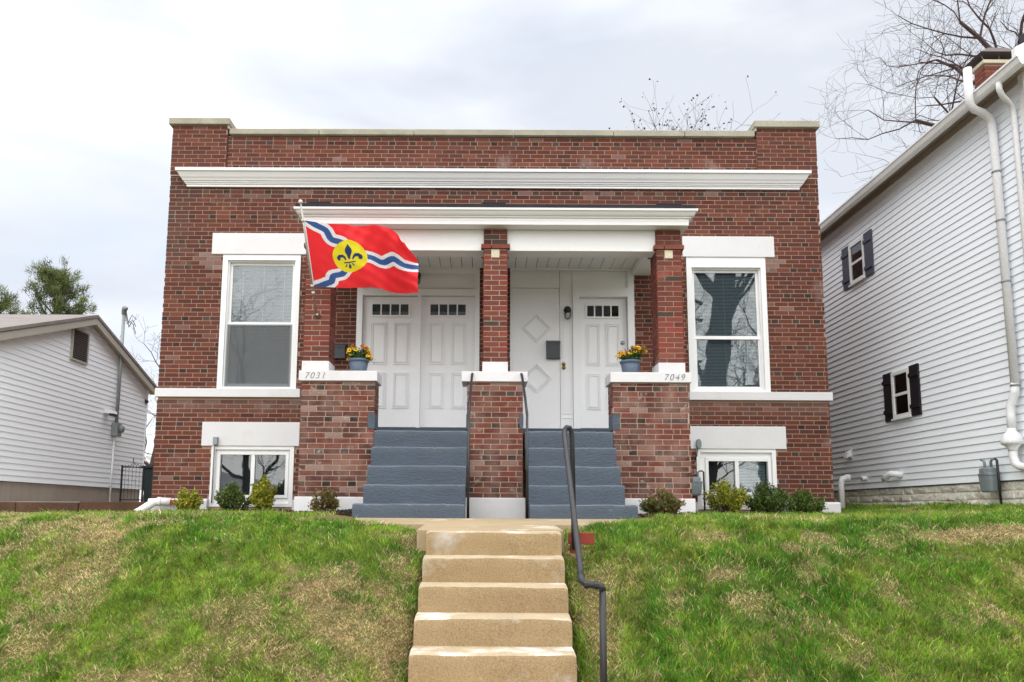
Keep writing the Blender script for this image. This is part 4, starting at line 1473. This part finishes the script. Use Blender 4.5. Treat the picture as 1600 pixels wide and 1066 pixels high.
def side_window(y0, y1, z0, z1, sm, sw):
    """on the plane x = RX: frame, two panes, and a board-and-batten shutter either side"""
    xo = RX - .018
    w = MB()
    t_ = .055
    w.box(xo - .025, xo + .03, y0, y0 + t_, z0, z1).box(xo - .025, xo + .03, y1 - t_, y1, z0, z1)
    w.box(xo - .025, xo + .03, y0 + t_, y1 - t_, z1 - t_, z1).box(xo - .025, xo + .03, y0 + t_, y1 - t_, z0, z0 + t_)
    zm = (z0 + z1) / 2
    w.box(xo - .015, xo + .03, y0 + t_, y1 - t_, zm - .022, zm + .022)
    wo = w.build('window', 'trim', rh, fix=False)
    for a, b in ((z0 + t_, zm - .022), (zm + .022, z1 - t_)):
        box('pane', 'glass', wo, xo - .004, xo, y0 + t_, y1 - t_, a, b)
        box('pane_back', 'paneback', wo, xo + .004, xo + .008, y0 + t_, y1 - t_, a, b)
    box('sill', 'trim', wo, xo - .05, xo - .026, y0 - .02, y1 + .02, z0 - .03, z0 - .002)
    for (a, b) in ((y0 - sw - .01, y0 - .01), (y1 + .01, y1 + sw + .01)):
        mb = MB()
        sp = (b - a) / 3
        for q in range(3):
            mb.box(xo - .022, xo + .004, a + q * sp, a + (q + 1) * sp - .006, z0 - .02, z1 + .02)
        sh = mb.build('shutter', sm, rh, fix=False)
        for zz in (z0 + .10, z1 - .16):
            box('batten', sm, sh, xo - .040, xo - .0225, a - .004, b + .002, zz, zz + .06)


side_window(1.43, 1.97, 4.085, 4.82, 'shutter_lit', .265)
side_window(0.285, 0.80, 1.515, 2.26, 'shutter_black', .25)
# chimney with a hipped metal cap, and a dark vent pipe
CX0, CX1, CY0, CY1 = 8.45, 8.97, 0.70, 0.99
CHM = MB().box(CX0 + .01, CX1 - .01, CY0 + .01, CY1 - .01, 6.2, 7.60).build('chimney', 'mortar', rh, fix=False)
for k in range(16):
    z = 6.55 + k * CH
    if z > 7.55:
        break
    xx = CX0 - (BL / 2 if k % 2 else 0)
    while xx < CX1:
        a, b = max(xx, CX0), min(xx + BL - JT, CX1)
        if b - a > .03:
            c = RS.choice(WALLC)
            MB().box(a, b, CY0, CY0 + .06, z, z + CH - JT, col=c).build('brick', 'brick', CHM, fix=False)
        xx += BL
    yy = CY0 + .065 - (BL / 2 if k % 2 else 0)
    while yy < CY1:
        a, b = max(yy, CY0 + .065), min(yy + BL - JT, CY1)
        if b - a > .03:
            c = RS.choice(WALLC)
            MB().box(CX0, CX0 + .06, a, b, z, z + CH - JT, col=c).build('brick', 'brick', CHM, fix=False)
        yy += BL
box('chimney_crown', 'cream', CHM, CX0 - .03, CX1 + .03, CY0 - .03, CY1 + .03, 7.602, 7.66)
capv = [(8.33, .58, 7.75), (9.09, .58, 7.75), (9.09, 1.08, 7.75), (8.33, 1.08, 7.75), (8.57, .74, 7.92), (8.86, .74, 7.92), (8.86, .94, 7.92), (8.57, .94, 7.92)]
MB().add(capv, [(0, 3, 2, 1), (4, 5, 6, 7), (0, 1, 5, 4), (1, 2, 6, 5), (2, 3, 7, 6), (3, 0, 4, 7)]).build('chimney_cap', 'louvre', CHM)
for (x, y) in ((CX0, CY0), ((CX0 + CX1) / 2, CY0), (CX1, CY0), (CX0, CY1), (CX1, CY1)):
    MB().tube([(x, y, 7.65), (x + (-.04 if x < 8.6 else .04 if x > 8.8 else 0), y, 7.755)], .008, 5).build('cap_strut', 'galv', CHM)
MB().tube([(9.13, 0.66, 6.3), (9.13, 0.66, 8.10)], .058, 12).build('vent_pipe', 'roofing', rh, smooth=True)

# pipes and meters on the right house
t = thing('vent_stack', 'white radon vent stack with round fan running up past the gutter', 'pipe', (6.53, -2.03, 0.5))
MB().tube([(6.535, -2.14, 1.60), (6.535, -2.12, 4.90), (6.53, -2.12, 5.0), (6.50, -2.13, 5.08), (6.40, -2.16, 5.14), (6.27, -2.20, 5.16), (6.21, -2.22, 5.20), (6.19, -2.23, 5.28), (6.19, -2.24, 5.70)],
          .049, 14).build('pipe', 'pvc', t, smooth=True)
MB().tube([(6.535, -2.14, 1.61), (6.53, -2.13, 1.48), (6.52, -2.05, 1.34), (6.505, -2.06, 1.22), (6.50, -2.07, 1.03)], .049, 14).build('offset_pipe', 'pvc', t, smooth=True)
MB().lathe([(.050, .16), (.054, .15), (.058, .12), (.085, .10), (.115, .04), (.12, .015), (.122, 0), (.122, -.03), (.11, -.035), (.085, -.05), (.055, -.09), (.05, -.12)], (6.49, -2.07, 0.89), 18).build('fan', 'pvc', t, smooth=True)
MB().tube([(6.49, -2.07, 0.79), (6.49, -2.07, 0.70), (6.49, -2.11, 0.61), (6.49, -2.20, 0.57), (6.51, -2.36, 0.56), (6.56, -2.45, 0.56)], .049, 14).build('elbow', 'pvc', t, smooth=True)
for z in (1.58, 2.9, 3.7, 4.35):
    MB().lathe([(.050, -.012), (.056, -.012), (.056, .012), (.050, .012)], (6.535, -2.14 + (z - 1.6) * .006, z), 14).build('strap', 'galv', t, smooth=True)
t = thing('downspout', 'white gutter downspout at the front corner of the clapboard house', 'downspout', (6.56, -2.5, 0.5))
MB().tube([(6.31, -2.62, 5.28), (6.31, -2.62, 5.19), (6.36, -2.59, 5.13), (6.50, -2.51, 5.08), (6.555, -2.48, 5.03), (6.565, -2.48, 4.92), (6.565, -2.49, 0.9)], .034, 8).build('pipe', 'pvc', t, smooth=True)
gas_meter('gas_meter', 'dark grey gas meter on the rough foundation of the clapboard house', 6.50, -1.56, 0.28, 1.05, axis='x')
for i, (y, z, r, lab) in enumerate(((2.38, 1.04, .06, 'small white hooded vent on the clapboards nearest the brick house'),
                                    (1.84, 0.61, .035, 'tiny white pipe stub low on the clapboard wall'),
                                    (0.81, 0.60, .05, 'white bent pipe elbow low on the clapboard wall, below the black shutters'))):
    t = thing('wall_vent', lab, 'vent', (6.6, y, z), group='vents on the clapboard wall')
    if i == 2:
        MB().tube([(6.63, y - .10, z + .01), (6.52, y - .09, z + .025), (6.47, y - .03, z + .03), (6.46, y + .10, z - .01), (6.46, y + .15, z - .06)], r, 12).build('pipe', 'pvc', t, smooth=True)
    elif i == 0:
        MB().prism([(6.605, z + .10), (6.54, z + .06), (6.50, z - .05), (6.605, z - .02)], 'y', y - .06, y + .06).build('hood', 'pvc', t, bevel=.01)
        box('back_plate', 'pvc', t, 6.596, 6.606, y - .075, y + .075, z - .06, z + .115)
    else:
        MB().tube([(6.63, y, z), (6.53, y, z - .005)], r, 12).build('pipe', 'pvc', t, smooth=True)
        MB().tube([(6.535, y, z - .005), (6.525, y, z - .006)], r + .012, 12).build('flange', 'pvc', t, smooth=True)
t = thing('corner_drain', 'short white drain pipe standing in the gap between the two houses', 'pipe', (5.6, 0.8, 0.0))
MB().tube([(6.05, 1.6, -0.1), (6.05, 1.6, 0.52), (6.07, 1.6, 0.58), (6.14, 1.6, 0.60)], .05, 10).build('pipe', 'gutter', t, smooth=True)
MB().tube([(6.13, 1.6, 0.60), (6.2, 1.6, 0.60)], .06, 10).build('coupling', 'pvc', t, smooth=True)

# ------------------------------------------------------------------ low gabled house on the left
lh = thing('gabled_house', 'low off-white clapboard house with grey gable roof', 'house', (-10, 3.6, 0.1))
LX = -8.0
YA, ZA = 3.60, 3.78            # ridge
YB0, YB1 = 0.75, 6.45          # wall ends
SL = 1.0 / 2.97


def gable_z(y):
    return ZA - abs(y - YA) * SL


box('wall', 'dark', lh, -13.5, LX - .02, YB0 + .03, YB1 - .02, 0.45, 2.80)
MB().prism([(YB0 + .03, 2.80), (YB1 - .02, 2.80), (YA, ZA - .05)], 'x', -13.5, LX - .02).build('gable_core', 'dark', lh)
k = 0
z = 0.462
while z < 3.72:
    h = ZA - .03 - (z + .02)
    hw = h / SL
    a, b = max(YB0, YA - hw), min(YB1, YA + hw)
    if b - a > .1:
        z1 = z + EXP + .004
        hw1 = max((ZA - .03 - z1) / SL, 0.02)
        a1, b1 = max(YB0, YA - hw1), min(YB1, YA + hw1)
        vs = [(LX + .014, a, z), (LX + .014, b, z), (LX - .018, b, z - .004), (LX - .018, a, z - .004), (LX + .001, a1, z1), (LX + .001, b1, z1), (LX - .018, b1, z1), (LX - .018, a1, z1)]
        MB().add(vs, [(0, 1, 5, 4), (3, 2, 1, 0), (4, 5, 6, 7), (1, 2, 6, 5), (0, 4, 7, 3), (2, 3, 7, 6)]).build('clapboard', 'siding2', lh)
    z += EXP
box('corner_board', 'siding2', lh, LX - .06, LX + .022, YB1 - .018, YB1 + .02, 0.45, 2.80)
yy = YB0
while yy < YB1 - .05:
    box('foundation_panel', 'panelconc', lh, LX - .10, LX - .024 + RNG.uniform(0, .004), yy, min(yy + .262, YB1 - .02), -0.2, 0.452)
    yy += .272
# roof: two slopes with thickness, rake boards, soffit under the overhang
OV = -7.83
for sg in (-1, 1):
    ye = YA + sg * 3.05
    ze = ZA - 3.05 * SL
    n_ = 12
    MB().prism([(YA, ZA + .05), (YA, ZA + .11), (ye + sg * .04, ze + .11), (ye + sg * .04, ze + .05)], 'x', -14.0, OV + .02).build('roof', 'shingle', lh)
    MB().prism([(YA, ZA + .048), (YA, ZA - .09), (ye, ze - .09), (ye, ze + .048)], 'x', OV - .025, OV).build('rake_board', 'greytrim', lh)
    MB().prism([(YA, ZA - .005), (YA, ZA - .03), (ye, ze - .03), (ye, ze - .005)], 'x', LX - .015, OV - .026).build('soffit', 'greysoffit', lh)
box('eave_soffit', 'greysoffit', lh, -13.9, LX - .02, YB1 + .021, YB1 + .16, 2.72, 2.74)
# gable louvre
v = frame_mb(2.99, 3.60, 2.86, 3.50, .03, LX - .0, LX + .05)
v.v = [(p[1], p[0], p[2]) for p in v.v]
VT = v.build('gable_vent', 'greytrim', lh)
box('vent_back', 'dark', VT, LX + .016, LX + .02, 3.02, 3.57, 2.89, 3.47)
for k in range(15):
    z = 2.895 + k * .0385
    MB().add([(LX + .046, 3.02, z), (LX + .046, 3.57, z), (LX + .022, 3.57, z + .028), (LX + .022, 3.02, z + .028), (LX + .040, 3.02, z - .005), (LX + .040, 3.57, z - .005)],
             [(0, 1, 2, 3), (4, 5, 1, 0)]).build('slat', 'louvre', VT, fix=False)

# electric service on the low house
t = thing('electric_service', 'grey electric meter and conduit mast with weatherhead on the low house', 'electric meter', (-7.95, 4.88, 0.2))
MB().tube([(-7.93, 4.9, 1.84), (-7.93, 4.91, 4.27)], .035, 10).build('mast', 'galv', t, smooth=True)
MB().tube([(-7.93, 4.91, 4.24), (-7.93, 4.91, 4.32), (-7.90, 4.86, 4.37), (-7.84, 4.80, 4.34)], [.05, .055, .055, .045], 10).build('weatherhead', 'galv', t, smooth=True)
for k in range(3):
    MB().tube([(-7.85, 4.82, 4.33), (-7.80 + .02 * k, 4.72 + .05 * k, 4.05 - .06 * k), (-7.72 + .03 * k, 4.70, 4.02), (-7.66, 4.72 + .04 * k, 4.18 - .10 * k), (-7.60, 4.8, 4.10 - .16 * k)], .008, 5).build('service_cable', 'black', t, smooth=True)
mbx = box('meter_box', 'galv', t, -7.985, -7.86, 4.80, 5.02, 1.56, 1.84, bevel=.008)
MB().lathe([(.08, 0), (.08, .05), (.06, .075), (.005, .08)], (-7.86, 4.94, 1.72), 16, axis='x').build('meter_glass', 'meter', t, smooth=True)
MB().tube([(-7.955, 4.90, 1.56), (-7.955, 4.88, 0.12)], .02, 8).build('lower_conduit', 'gutter', t, smooth=True)
t = thing('flood_light', 'small white flood light on the low house beside its electric meter', 'lamp', (-7.97, 4.5, 2.0))
MB().prism([(-7.985, 2.08), (-7.80, 2.05), (-7.78, 1.99), (-7.985, 2.0)], 'y', 4.42, 4.62).build('housing', 'pvc', t, bevel=.006)
MB().prism([(-7.88, 1.998), (-7.785, 1.985), (-7.80, 1.94), (-7.88, 1.955)], 'y', 4.43, 4.61).build('lamp_face', 'black', t)
t = thing('corner_light', 'small black fixture at the back corner of the low house eave', 'lamp', (-7.95, 6.3, 2.55))
MB().lathe([(.05, 0), (.05, .03), (.03, .06), (.004, .065)], (-7.985, 6.36, 2.52), 10, axis='x').build('housing', 'black', t, smooth=True)

# retaining wall, raised pad, path
rw = thing('retaining_wall', 'low brown stone retaining wall in front of the low house', 'wall', (-7, 0.95, -0.1))
RS = random.Random(4)
x = -12.0
while x < -5.12:
    l = RS.uniform(.9, 1.5)
    if x + l > -5.4:
        l = -5.05 - x
    box('wall_block', 'brownstone', rw, x + .006, x + l - .006, 0.82 + RS.uniform(0, .012), 1.12, -0.25, 0.118 + RS.uniform(-.012, .01), bevel=.015)
    x += l
o = box('side_pad', 'greyconc', None, -7.99, -5.05, 1.13, 14, -0.2, 0.122)
o['kind'] = 'structure'
o = MB().prism([(-13, -0.6), (-6.0, -0.9), (-5.35, -0.3), (-5.05, 0.4), (-5.05, 0.815), (-13, 0.815)], 'z', -0.2, -0.055).build('side_path', 'walk', None)
o['kind'] = 'structure'

# iron gate and wheeled bin in the passage
t = thing('iron_gate', 'small black iron gate with scrolled top beside the low house', 'gate', (-7.3, 4.6, 0.12))
for x in (-7.60, -7.15):
    MB().tube([(x, 4.6, 0.1), (x, 4.6, 0.92)], .022, 6).build('post', 'black', t)
MB().tube([(-7.60, 4.6, 0.88), (-7.15, 4.6, 0.88)], .012, 5).build('rail', 'black', t)
MB().tube([(-7.60, 4.6, 0.20), (-7.15, 4.6, 0.20)], .012, 5).build('rail', 'black', t)
for k in range(5):
    x = -7.53 + k * .075
    MB().tube([(x, 4.6, 0.2), (x, 4.6, 0.88)], .0035, 4).build('bar', 'black', t)
for k in range(7):
    x = -7.56 + k * .062
    h = .04 + .06 * math.exp(-((k - 3) / 1.3) ** 2)
    MB().tube([(x, 4.6, .88), (x + .02, 4.6, .88 + h * .7), (x + .03, 4.6, .88 + h), (x + .045, 4.6, .88 + h * .6), (x + .035, 4.6, .88 + h * .4)], .006, 4).build('scroll', 'black', t)
MB().tube([(-7.375, 4.6, .95), (-7.375, 4.6, 1.06)], .009, 5).build('spike', 'black', t)
t = thing('wheeled_bin', 'dark green wheeled rubbish bin behind the iron gate', 'bin', (-7.15, 5.3, 0.12))
MB().add([(-7.33, 5.1, .16), (-6.90, 5.1, .16), (-6.90, 5.5, .16), (-7.33, 5.5, .16), (-7.38, 5.04, .88), (-6.85, 5.04, .88), (-6.85, 5.56, .88), (-7.38, 5.56, .88)],
         [(0, 3, 2, 1), (4, 5, 6, 7), (0, 1, 5, 4), (1, 2, 6, 5), (2, 3, 7, 6), (3, 0, 4, 7)]).build('bin_body', 'can', t, bevel=.02)
MB().prism([(-7.41, .885), (-6.82, .885), (-6.84, .93), (-7.1, .96), (-7.39, .93)], 'y', 5.0, 5.6).build('lid', 'can', t, bevel=.01)
for x in (-7.36, -6.87):
    MB().lathe([(.08, -.02), (.08, .02)], (x, 5.55, .20), 12, axis='x').build('wheel', 'black', t)

# garage at the end of the passage
gt = thing('far_garage', 'small cream garage at the far end of the passage', 'garage', (-9.2, 16, 0.1))
box('wall', 'garage', gt, -11.5, -7.6, 15.5, 19, -0.2, 1.75)
MB().prism([(15.2, 1.76), (19.3, 1.76), (19.3, 1.86), (17.2, 2.15), (15.2, 1.86)], 'x', -11.8, -7.3).build('roof', 'gutter', gt)
MB().box(-9.6, -8.2, 15.46, 15.495, -0.1, 1.5).build('garage_door', 'louvre', gt, fix=False)


# ------------------------------------------------------------------ trees
def bare_tree(base, height, r, seed, lab, lean=(0, 0), levels=5, spread=1.0, first=.35, buds=0, group='bare spring trees', kids=(2, 3), up=.10, limbs=None):
    rg = random.Random(seed)
    t = thing('bare_tree', lab, 'tree', base, group=group)
    trunk, br = MB(), MB()
    tips = []

    def grow(p, d, L_, r_, lev):
        n = 6 if lev == 0 else (5 if lev < 3 else 3)
        pts, rad = [p], [r_]
        nodes = []
        for i in range(n):
            d = (d + Vector((rg.gauss(0, 1), rg.gauss(0, 1), rg.gauss(0, .8))) * (.06 if lev == 0 else .22) + Vector((0, 0, up if lev else .05))).normalized()
            p = p + d * (L_ / n)
            rr_ = r_ * (1 - (.45 if lev == 0 else .62) * (i + 1) / n)
            pts.append(p)
            rad.append(max(rr_, .004))
            nodes.append((p, d, rr_, (i + 1) / n))
        (trunk if lev == 0 else br).tube(pts, rad, 9 if lev == 0 else (6 if lev == 1 else (4 if lev == 2 else 3)), cap=False)
        if lev >= levels:
            tips.append(p)
            return
        for (q, dd, rr_, f) in nodes:
            if f < (first if lev == 0 else .25):
                continue
            for c in range(rg.randint(*kids) if f < .99 else 2):
                ax = dd.orthogonal()
                ax.rotate(Matrix.Rotation(rg.uniform(0, 6.283), 3, dd))
                ang = math.radians(rg.uniform(28, 62)) * spread
                nd = (dd * math.cos(ang) + ax * math.sin(ang)).normalized()
                grow(q, nd, L_ * rg.uniform(.42, .66) * (1.0 if lev else .8), max(rr_ * rg.uniform(.45, .65), .004), lev + 1)
    grow(Vector(base), Vector((lean[0], lean[1], 1)).normalized(), height * .55, r, 0)
    if limbs:
        for (p, d, L_, r_) in limbs:
            grow(Vector(p), Vector(d).normalized(), L_, r_, 1)
    trunk.build('trunk', 'bark', t, smooth=True, fix=False)
    br.build('branches', 'twig', t, fix=False, kind='stuff')
    if buds:
        def bud(rs):
            p = tips[rs.randint(len(tips))]
            c = np.array(p) + rs.randn(3) * .08
            return c, rs.randn(3), rs.randn(3), rs.uniform(.06, .12), rs.uniform(.05, .09), (.07, .05, .055, 1)
        V, F_, C = card_cloud(buds, bud, seed)
        np_mesh('buds', V, F_, C, 'leaf', t, kind='stuff')
    return t


bare_tree((19.6, 13.5, 0), 20, .40, 4, 'large bare tree spreading above the chimney of the clapboard house', levels=4, kids=(1, 2), first=.97, up=.03,
          limbs=[((19.4, 13.5, 12.0), (-1, 0, .16), 5.2, .12), ((19.2, 13.3, 12.3), (-1, .1, .10), 4.4, .07), ((19.3, 13.5, 13.6), (-.9, 0, .50), 4.6, .14), ((18.8, 13.7, 13.9), (-1, .2, .9), 3.6, .11), ((18.3, 13.6, 14.0), (-.1, 0, 1), 3.5, .10)])
bare_tree((-11.0, 13.5, 0), 7.6, .09, 8, 'thin bare tree rising behind the electric mast', lean=(-.02, 0), levels=3, kids=(1, 2), first=.3)
bare_tree((-10.5, 24, 0), 8, .12, 15, 'bare thicket tree seen in the gap behind the garage', levels=4, kids=(1, 2), first=.1)
bare_tree((5.9, 14, 0), 16.3, .22, 36, 'budding tree whose twigs just clear the parapet', lean=(.04, 0), levels=3, kids=(2, 3), first=.55, buds=900, up=.2)
_rg = random.Random(70)
bare_tree((7.7, -16.8, -1.5), 26, .56, 51, 'huge bare street tree mirrored in the window beside the 7049 pier', lean=(.07, 0), levels=4, kids=(1, 2), first=.60,
          limbs=[((8.4, -16.8, 5.4), (.7, 0, 1), 7.0, .20)] + [((8.1 + .03 * k, -16.8 - .2 * (k % 3), 2.0 + .75 * k), (_rg.choice((-1, 1)) * _rg.uniform(.6, 1), _rg.uniform(-.6, .6), _rg.uniform(.1, .7)), _rg.uniform(4, 6.5), _rg.uniform(.05, .10)) for k in range(9)])
bare_tree((-16, -24, -1.5), 15, .35, 57, 'bare street tree mirrored in the window beside the flag', levels=4, kids=(1, 2), first=.3)
for (x, y, h, sd_, lab) in ((10.2, -24, 17, 61, 'bare tree across the street mirrored behind the huge trunk'), (14.0, -27, 18, 62, 'bare tree across the street mirrored at the outer edge of the right-hand window'),
                            (6.8, -27, 16, 63, 'bare tree across the street mirrored at the inner edge of the right-hand window'), (-13.0, -31, 17, 64, 'far bare tree across the street mirrored low in the window beside the flag')):
    bare_tree((x, y, -1.5), h, .22, sd_, lab, levels=4, kids=(1, 2), first=.12)


def pine(base, height, seed, lab):
    t = thing('pine_tree', lab, 'tree', base, group='pine trees behind the low house')
    rg = random.Random(seed)
    b = Vector(base)
    MB().tube([b, b + Vector((.1, 0, height * .5)), b + Vector((0, 0, height * .97))], [.2, .13, .03], 8, cap=False).build('trunk', 'bark', t, smooth=True, fix=False)
    limb = MB()
    clumps = []
    z = height * .42
    while z < height:
        f = (z / height - .42) / .58
        for k in range(3):
            a = rg.uniform(0, 6.283)
            L_ = (1 - f) ** .75 * 2.3 * rg.uniform(.6, 1.2) + .35
            p0 = b + Vector((0, 0, z))
            d = Vector((math.cos(a), math.sin(a), .25 + .8 * f))
            pts = [p0]
            for i in range(5):
                d = (d + Vector((rg.gauss(0, .12), rg.gauss(0, .12), .14))).normalized()
                pts.append(pts[-1] + d * L_ / 5)
                if i >= 1:
                    clumps.append((pts[-1], d))
                    sd_ = Vector((rg.gauss(0, 1), rg.gauss(0, 1), .5)).normalized()
                    q = pts[-1] + sd_ * rg.uniform(.25, .55)
                    limb.tube([pts[-1], q], [.014, .006], 3, cap=False)
                    clumps.append((q, sd_))
            limb.tube(pts, [.045, .035, .028, .02, .014, .008], 4, cap=False)
        z += rg.uniform(.22, .40)
    limb.build('limbs', 'bark', t, fix=False)
    rs = np.random.RandomState(seed)
    V, C = [], []
    for (p, d) in clumps:
        g_ = rs.uniform(.6, 1.35)
        for i in range(50):
            c = np.array(p) + rs.randn(3) * .085
            dirn = np.array(d) * .8 + rs.randn(3) * .7 + np.array([0, 0, .45])
            dirn = dirn / np.linalg.norm(dirn)
            s_ = np.cross(dirn, rs.randn(3))
            s_ = s_ / np.linalg.norm(s_) * .012
            V += [c - s_, c + s_, c + dirn * rs.uniform(.13, .24)]
            gg = g_ * rs.uniform(.8, 1.2)
            C.append((.12 * gg, .15 * gg, .05 * gg, 1))
    np_mesh('crown', np.array(V), np.arange(len(V)).reshape(-1, 3), np.array(C), 'needle', t, kind='stuff')


pine((-16.4, 17.0, 0.2), 8.55, 6, 'green pine rising above the ridge of the low house')
pine((-18.9, 17.6, 0.2), 7.7, 9, 'shorter dense pine beside the taller one, cut by the picture edge')

# ------------------------------------------------------------------ grass
rs = np.random.RandomState(77)


def strew(n, x0, x1, y0, y1):
    x = rs.uniform(x0, x1, n)
    y = rs.uniform(y0, y1, n)
    keep = np.ones(n, bool)
    keep &= ~((np.abs(x - 0.07) < 0.545 + .02 * np.sin(y * 9)) & (y < -4.95))                       # stair
    keep &= ~((x > -0.56) & (x < 0.70) & (y >= -5.0) & (y < -3.95))
    keep &= ~((x > -1.72) & (x < 1.92) & (y >= -4.12))                                            # walk
    keep &= ~((x > -5.05) & (x < 5.3) & (y > -0.62 + .08 * np.sin(x * 7)))                         # beds and house
    keep &= ~((x > -2.55) & (x < 2.8) & (y > -2.35))
    keep &= ~((x < -5.0) & (y > -0.75 + .15 * np.sin(x * 2)))
    keep &= ~((x > 6.55) & (y > -2.5))
    keep &= ~(ground_z(x, y) < -1.40)
    return x[keep], y[keep]


def dry(x, y):
    """0 = lush green, 1 = straw"""
    f = fbm(x + 3.1, y * .9 + 1.7, .95, 4)
    f2 = fbm(x * 1.0 + 40, y + 9, 3.6, 4)
    d = np.where(x < 0, sst(.42, .66, f * .30 + f2 * .70), sst(.50, .72, f * .30 + f2 * .70))
    gz = lambda cx, cy, sx, sy: np.exp(-((x - cx) / sx) ** 2 - ((y - cy) / sy) ** 2)
    d = d - .75 * gz(-1.45, -5.15, .75, .30) - .6 * gz(-2.05, -5.15, .5, .3) - .85 * gz(-2.45, -6.0, .45, .38) - .5 * gz(-3.3, -5.4, .35, .2) - .6 * gz(-2.2, -4.7, 1.6, .25)
    d = d + .28 * gz(-1.35, -6.1, .45, .5) + .25 * gz(-.75, -5.7, .22, .7) + .6 * gz(.86, -5.9, .16, .8) + .35 * gz(1.2, -5.3, .5, .25) + .35 * gz(-3.2, -5.0, .6, .2)
    d = d + 1.8 * gz(4.35, -5.02, .85, .15) + 1.5 * gz(5.2, -5.0, .7, .14) - .5 * gz(2.9, -4.75, 1.2, .3) - .35 * gz(2.6, -6.2, 1.5, .5)
    d = d - np.where(x < 0, .05, .10)
    return np.clip(d, 0, 1)


def blades(x, y, hmin, hmax, wid, tone=1.0):
    n = len(x)
    z = ground_z(x, y)
    d = dry(x, y)
    tuft = fbm(x + 20, y + 5, 6.0, 2)
    h = rs.uniform(hmin, hmax, n) * (1.12 - .45 * d) * (.35 + 1.35 * tuft)
    a = rs.uniform(0, 2 * np.pi, n)
    clump = fbm(x * 1.0, y + 30, 6.0, 2) * 9
    la = np.where(rs.rand(n) < .35, clump, rs.uniform(0, 2 * np.pi, n))
    lean = rs.uniform(.25, 1.1, n) * (1 + .7 * d)
    w = wid * rs.uniform(.7, 1.3, n)
    bx, by = np.cos(a) * w, np.sin(a) * w
    lx, ly = np.cos(la) * lean * h, np.sin(la) * lean * h
    base = np.stack([x, y, z - .008], -1)
    side = np.stack([bx, by, np.zeros(n)], -1)
    mid = base + np.stack([lx * .35, ly * .35, h * .6], -1)
    tip = base + np.stack([lx, ly, h * rs.uniform(.75, 1.0, n)], -1)
    V = np.stack([base - side, base + side, mid + side * .75, mid - side * .75, tip], 1).reshape(-1, 3)
    i0 = np.arange(n)[:, None] * 5
    F3 = np.concatenate([i0 + [[0, 1, 2]], i0 + [[0, 2, 3]], i0 + [[3, 2, 4]]], 1).reshape(-1, 3)
    gr = np.array([.235, .370, .048])
    gd = np.array([.092, .255, .024])
    yl = np.array([.38, .42, .065])
    sw = np.array([.68, .56, .32])
    br = np.array([.38, .27, .16])
    m = (.4 * fbm(x + 70, y + 11, 1.3, 2) + .6 * fbm(x + 9, y + 50, 5.0, 3))[:, None]
    green = gd + (gr - gd) * np.clip((m - .36) * 4.0, 0, 1)
    r1 = rs.rand(n, 1)
    green = np.where(r1 < .08 + .5 * np.clip(fbm(x + 31, y + 77, 3.2, 2) - .55, 0, 1)[:, None] * 2, yl, green)
    straw = np.where(rs.rand(n, 1) < .30, br, sw)
    isdry = (rs.rand(n) < np.clip(.05 + .80 * d, 0, 1))[:, None]
    clt = (.50 + 1.0 * fbm(x + 5, y * 1.15 + 3, 13.0, 2))[:, None]
    C = np.where(isdry, straw * (.55 + .45 * clt), green * clt) * rs.uniform(.6, 1.4, (n, 1)) * tone
    return V, F3, np.repeat(C, 3, 0)


parts = []
for (n, x0, x1, y0, y1, a, b, w) in ((145000, -4.2, 0, -7.05, -5.2, .020, .044, .0034), (90000, 0, 4.6, -7.05, -5.2, .026, .056, .0036),
                                      (80000, -5.2, 5.6, -5.2, -4.4, .024, .050, .0038),
                                      (60000, -7.5, 7.0, -4.4, -0.5, .03, .065, .004), (20000, 5.2, 6.6, -2.5, 4.0, .03, .07, .004), (4000, 6.3, 6.62, -2.4, 3.5, .04, .10, .004),
                                      (24000, -8.5, -4.2, -6.5, -4.3, .025, .055, .004), (34000, 4.6, 8.5, -6.6, -2.5, .03, .065, .004)):
    parts.append(blades(*strew(n, x0, x1, y0, y1), a, b, w))
# coarse tufts that break the lawn up
tx, ty = strew(1500, -4.5, 5.5, -6.9, -4.3)
td = dry(tx, ty)
ok = (td < .5) & ((tx > 0) | (rs.rand(len(tx)) < .35))
tx, ty = tx[ok], ty[ok]
k = 30
half = len(tx) // 2
for sl, tn in ((slice(0, half), .62), (slice(half, None), 1.0)):
    px_, py_ = tx[sl], ty[sl]
    parts.append(blades(np.repeat(px_, k) + rs.randn(len(px_) * k) * .045, np.repeat(py_, k) + rs.randn(len(px_) * k) * .045, .045, .09, .0034, tn))
off = 0
VV_, FF_, CC_ = [], [], []
for V, F3, C in parts:
    VV_.append(V)
    FF_.append(F3 + off)
    CC_.append(C)
    off += len(V)
go = np_mesh('grass', np.concatenate(VV_), np.concatenate(FF_), np.concatenate(CC_), 'grass')
tag(go, 'patchy green and straw-coloured lawn grass on the bank', 'grass', kind='stuff')

# dead leaves and bits of litter caught in the grass
lx, ly = strew(420, -4.6, 5.6, -6.9, -4.2)
lz = ground_z(lx, ly)


def litter(r_):
    i = r_.randint(len(lx))
    c_ = np.array([lx[i], ly[i], lz[i] + r_.uniform(.02, .04)])
    g_ = r_.uniform(.5, 1.2)
    return c_, r_.randn(3) * (1, 1, .3), np.array([r_.randn() * .3, r_.randn() * .3, 1.0]), r_.uniform(.02, .05), r_.uniform(.012, .03), (.30 * g_, .19 * g_, .10 * g_, 1)


V, F_, C = card_cloud(420, litter, 5)
lo = np_mesh('leaf_litter', V, F_, C, 'leaf')
tag(lo, 'scattered dead brown leaves caught in the lawn', 'leaves', kind='stuff')
